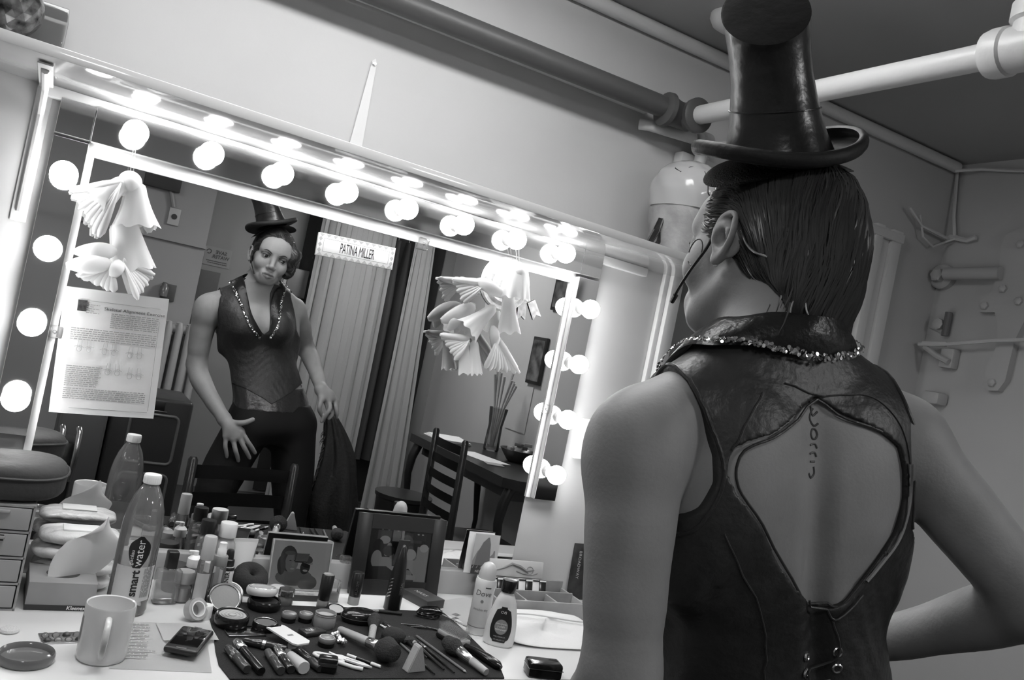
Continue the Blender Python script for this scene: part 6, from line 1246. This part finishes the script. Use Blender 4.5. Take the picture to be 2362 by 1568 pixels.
# ---- small top hat
EX = Vector((.194, -.0457, .0732)).normalized(); NZ = Vector((-.40, -.16, .90)); NZ = (NZ-EX*NZ.dot(EX)).normalized(); EY = NZ.cross(EX)
HM = Matrix((EX, EY, NZ)).transposed().to_4x4(); HM.translation = Vector((.688, -1.285, 1.646))
HS = HM.to_3x3().transposed() @ Vector((-.68, -.73, -.29)); HSa = math.atan2(HS.y, HS.x)     # the crown's top is cut at a slant towards the back
hat = thing('top_hat', 'small glossy black top hat tilted on the person\'s head', 'hat')
SILK = mat('hat_silk', .014, .29, noise=(16, .4, 5), bump=(38, .16)); FELT = mat('hat_felt', .035, .55, bump=(90, .15))
CR = [(.0600, .000), (.0565, .010), (.0525, .024), (.0495, .040), (.0465, .060), (.0440, .085), (.0435, .110), (.0450, .135), (.0470, .150)]
def crown(u, v):
    a = 2*math.pi*u; k = v*(len(CR)-1); i = min(int(k), len(CR)-2); t = k-i; r = CR[i][0]*(1-t)+CR[i+1][0]*t; z = CR[i][1]*(1-t)+CR[i+1][1]*t
    z -= v**3*.034*math.cos(a-HSa); return HM @ Vector((r*math.cos(a)-.10*z, r*math.sin(a)*1.03+.06*z, z))
bm = B(); vsr = grid(bm, crown, 48, 32, cu=True); c = HM @ Vector((-.0149, .0089, .149)); cv_ = bm.verts.new(c)
rr_ = [row[-1] for row in vsr]; r2 = [bm.verts.new(v.co.lerp(c, .06)+NZ*.001) for v in rr_]
for i in range(48):
    bm.faces.new((rr_[i], rr_[(i+1) % 48], r2[(i+1) % 48], r2[i])); bm.faces.new((r2[i], r2[(i+1) % 48], cv_))
obj('crown', bm, SILK, hat, 50)
bm = B(); tube(bm, [HM @ Vector(((.0492)*math.cos(a)-.0047, .0492*1.03*math.sin(a)+.0028, .047)) for a in np.linspace(0, 2*math.pi, 48, endpoint=False)], .0009, 5, closed=True); obj('band_seam', bm, SILK, hat)
def brim(u, v):
    a = 2*math.pi*u; r = .057+.037*min(1, v/.62); cu2 = (v-.62)/.38 if v > .62 else 0
    sag = .004*(math.cos(a)**2)*((r-.057)/.037)**2-.010*(math.sin(a)**2)*((r-.057)/.037)
    z = sag+(.0085*(1-math.cos(cu2*math.pi*1.25)) if cu2 else 0); r += .0065*math.sin(cu2*math.pi*1.25) if cu2 else 0
    return HM @ Vector((r*math.cos(a)*.985, r*math.sin(a)*.90, z))
bm = B(); grid(bm, brim, 56, 18, cu=True); bmesh.ops.solidify(bm, geom=bm.faces[:], thickness=.0022); obj('brim', bm, FELT, hat, 60)
def under(u, v):
    a = 2*math.pi*u; r = .080*v**.6; z = -.009-.008*(v**2)+(-.014*(math.cos(a)**2)+.004*math.sin(a)**2)*v*v
    return HM @ Vector((r*math.cos(a)*1.08, r*math.sin(a)*.92, z))
bm = B(); grid(bm, under, 40, 10, cu=True); bmesh.ops.solidify(bm, geom=bm.faces[:], thickness=.002); obj('sequined_base', bm, mat('black_sequin_cloth', .02, .3, noise=(700, .9), bump=(500, .6)), hat, 60)
# ---- jacket hanging from her right hand
JT = Vector(mir(762, 952, -1.335)); JB = Vector(mir(772, 1185, -1.36))
def jack(u, v):
    a = 2*math.pi*u; w_ = .018+.085*min(1, v*1.25)**.7; c = JT.lerp(JB, v*1.18)+Vector((.020*math.sin(v*5), .01*math.sin(v*4), 0))
    f = 1+.16*math.sin(a*5+v*3)*min(1, v*3)+.08*math.sin(a*9-v*4)
    return c+Vector((w_*math.cos(a)*f, w_*.55*math.sin(a)*f-.01, .012*math.sin(a*3)*v))
jk = thing('held_jacket', 'dark jacket with frayed trim hanging from the person\'s right hand', 'jacket')
bm = B(); grid(bm, jack, 64, 40, cu=True); obj('cloth', bm, mat('jacket_cloth', .014, .6, bump=(80, .3)), jk, 60)
bm = B(); rj = random.Random(4)
for i in range(60):
    t = i/60; q = Vector(jack(.53+.03*math.sin(i), .15+.75*t)); tube(bm, [q, q+Vector((-.012+rj.uniform(-.006, .006), .018, -.006)), q+Vector((-.016+rj.uniform(-.01, .006), .026, -.022))], [.0022, .002, .0005], 5)
obj('frayed_trim', bm, mat('trim_cloth', .09, .5), jk)
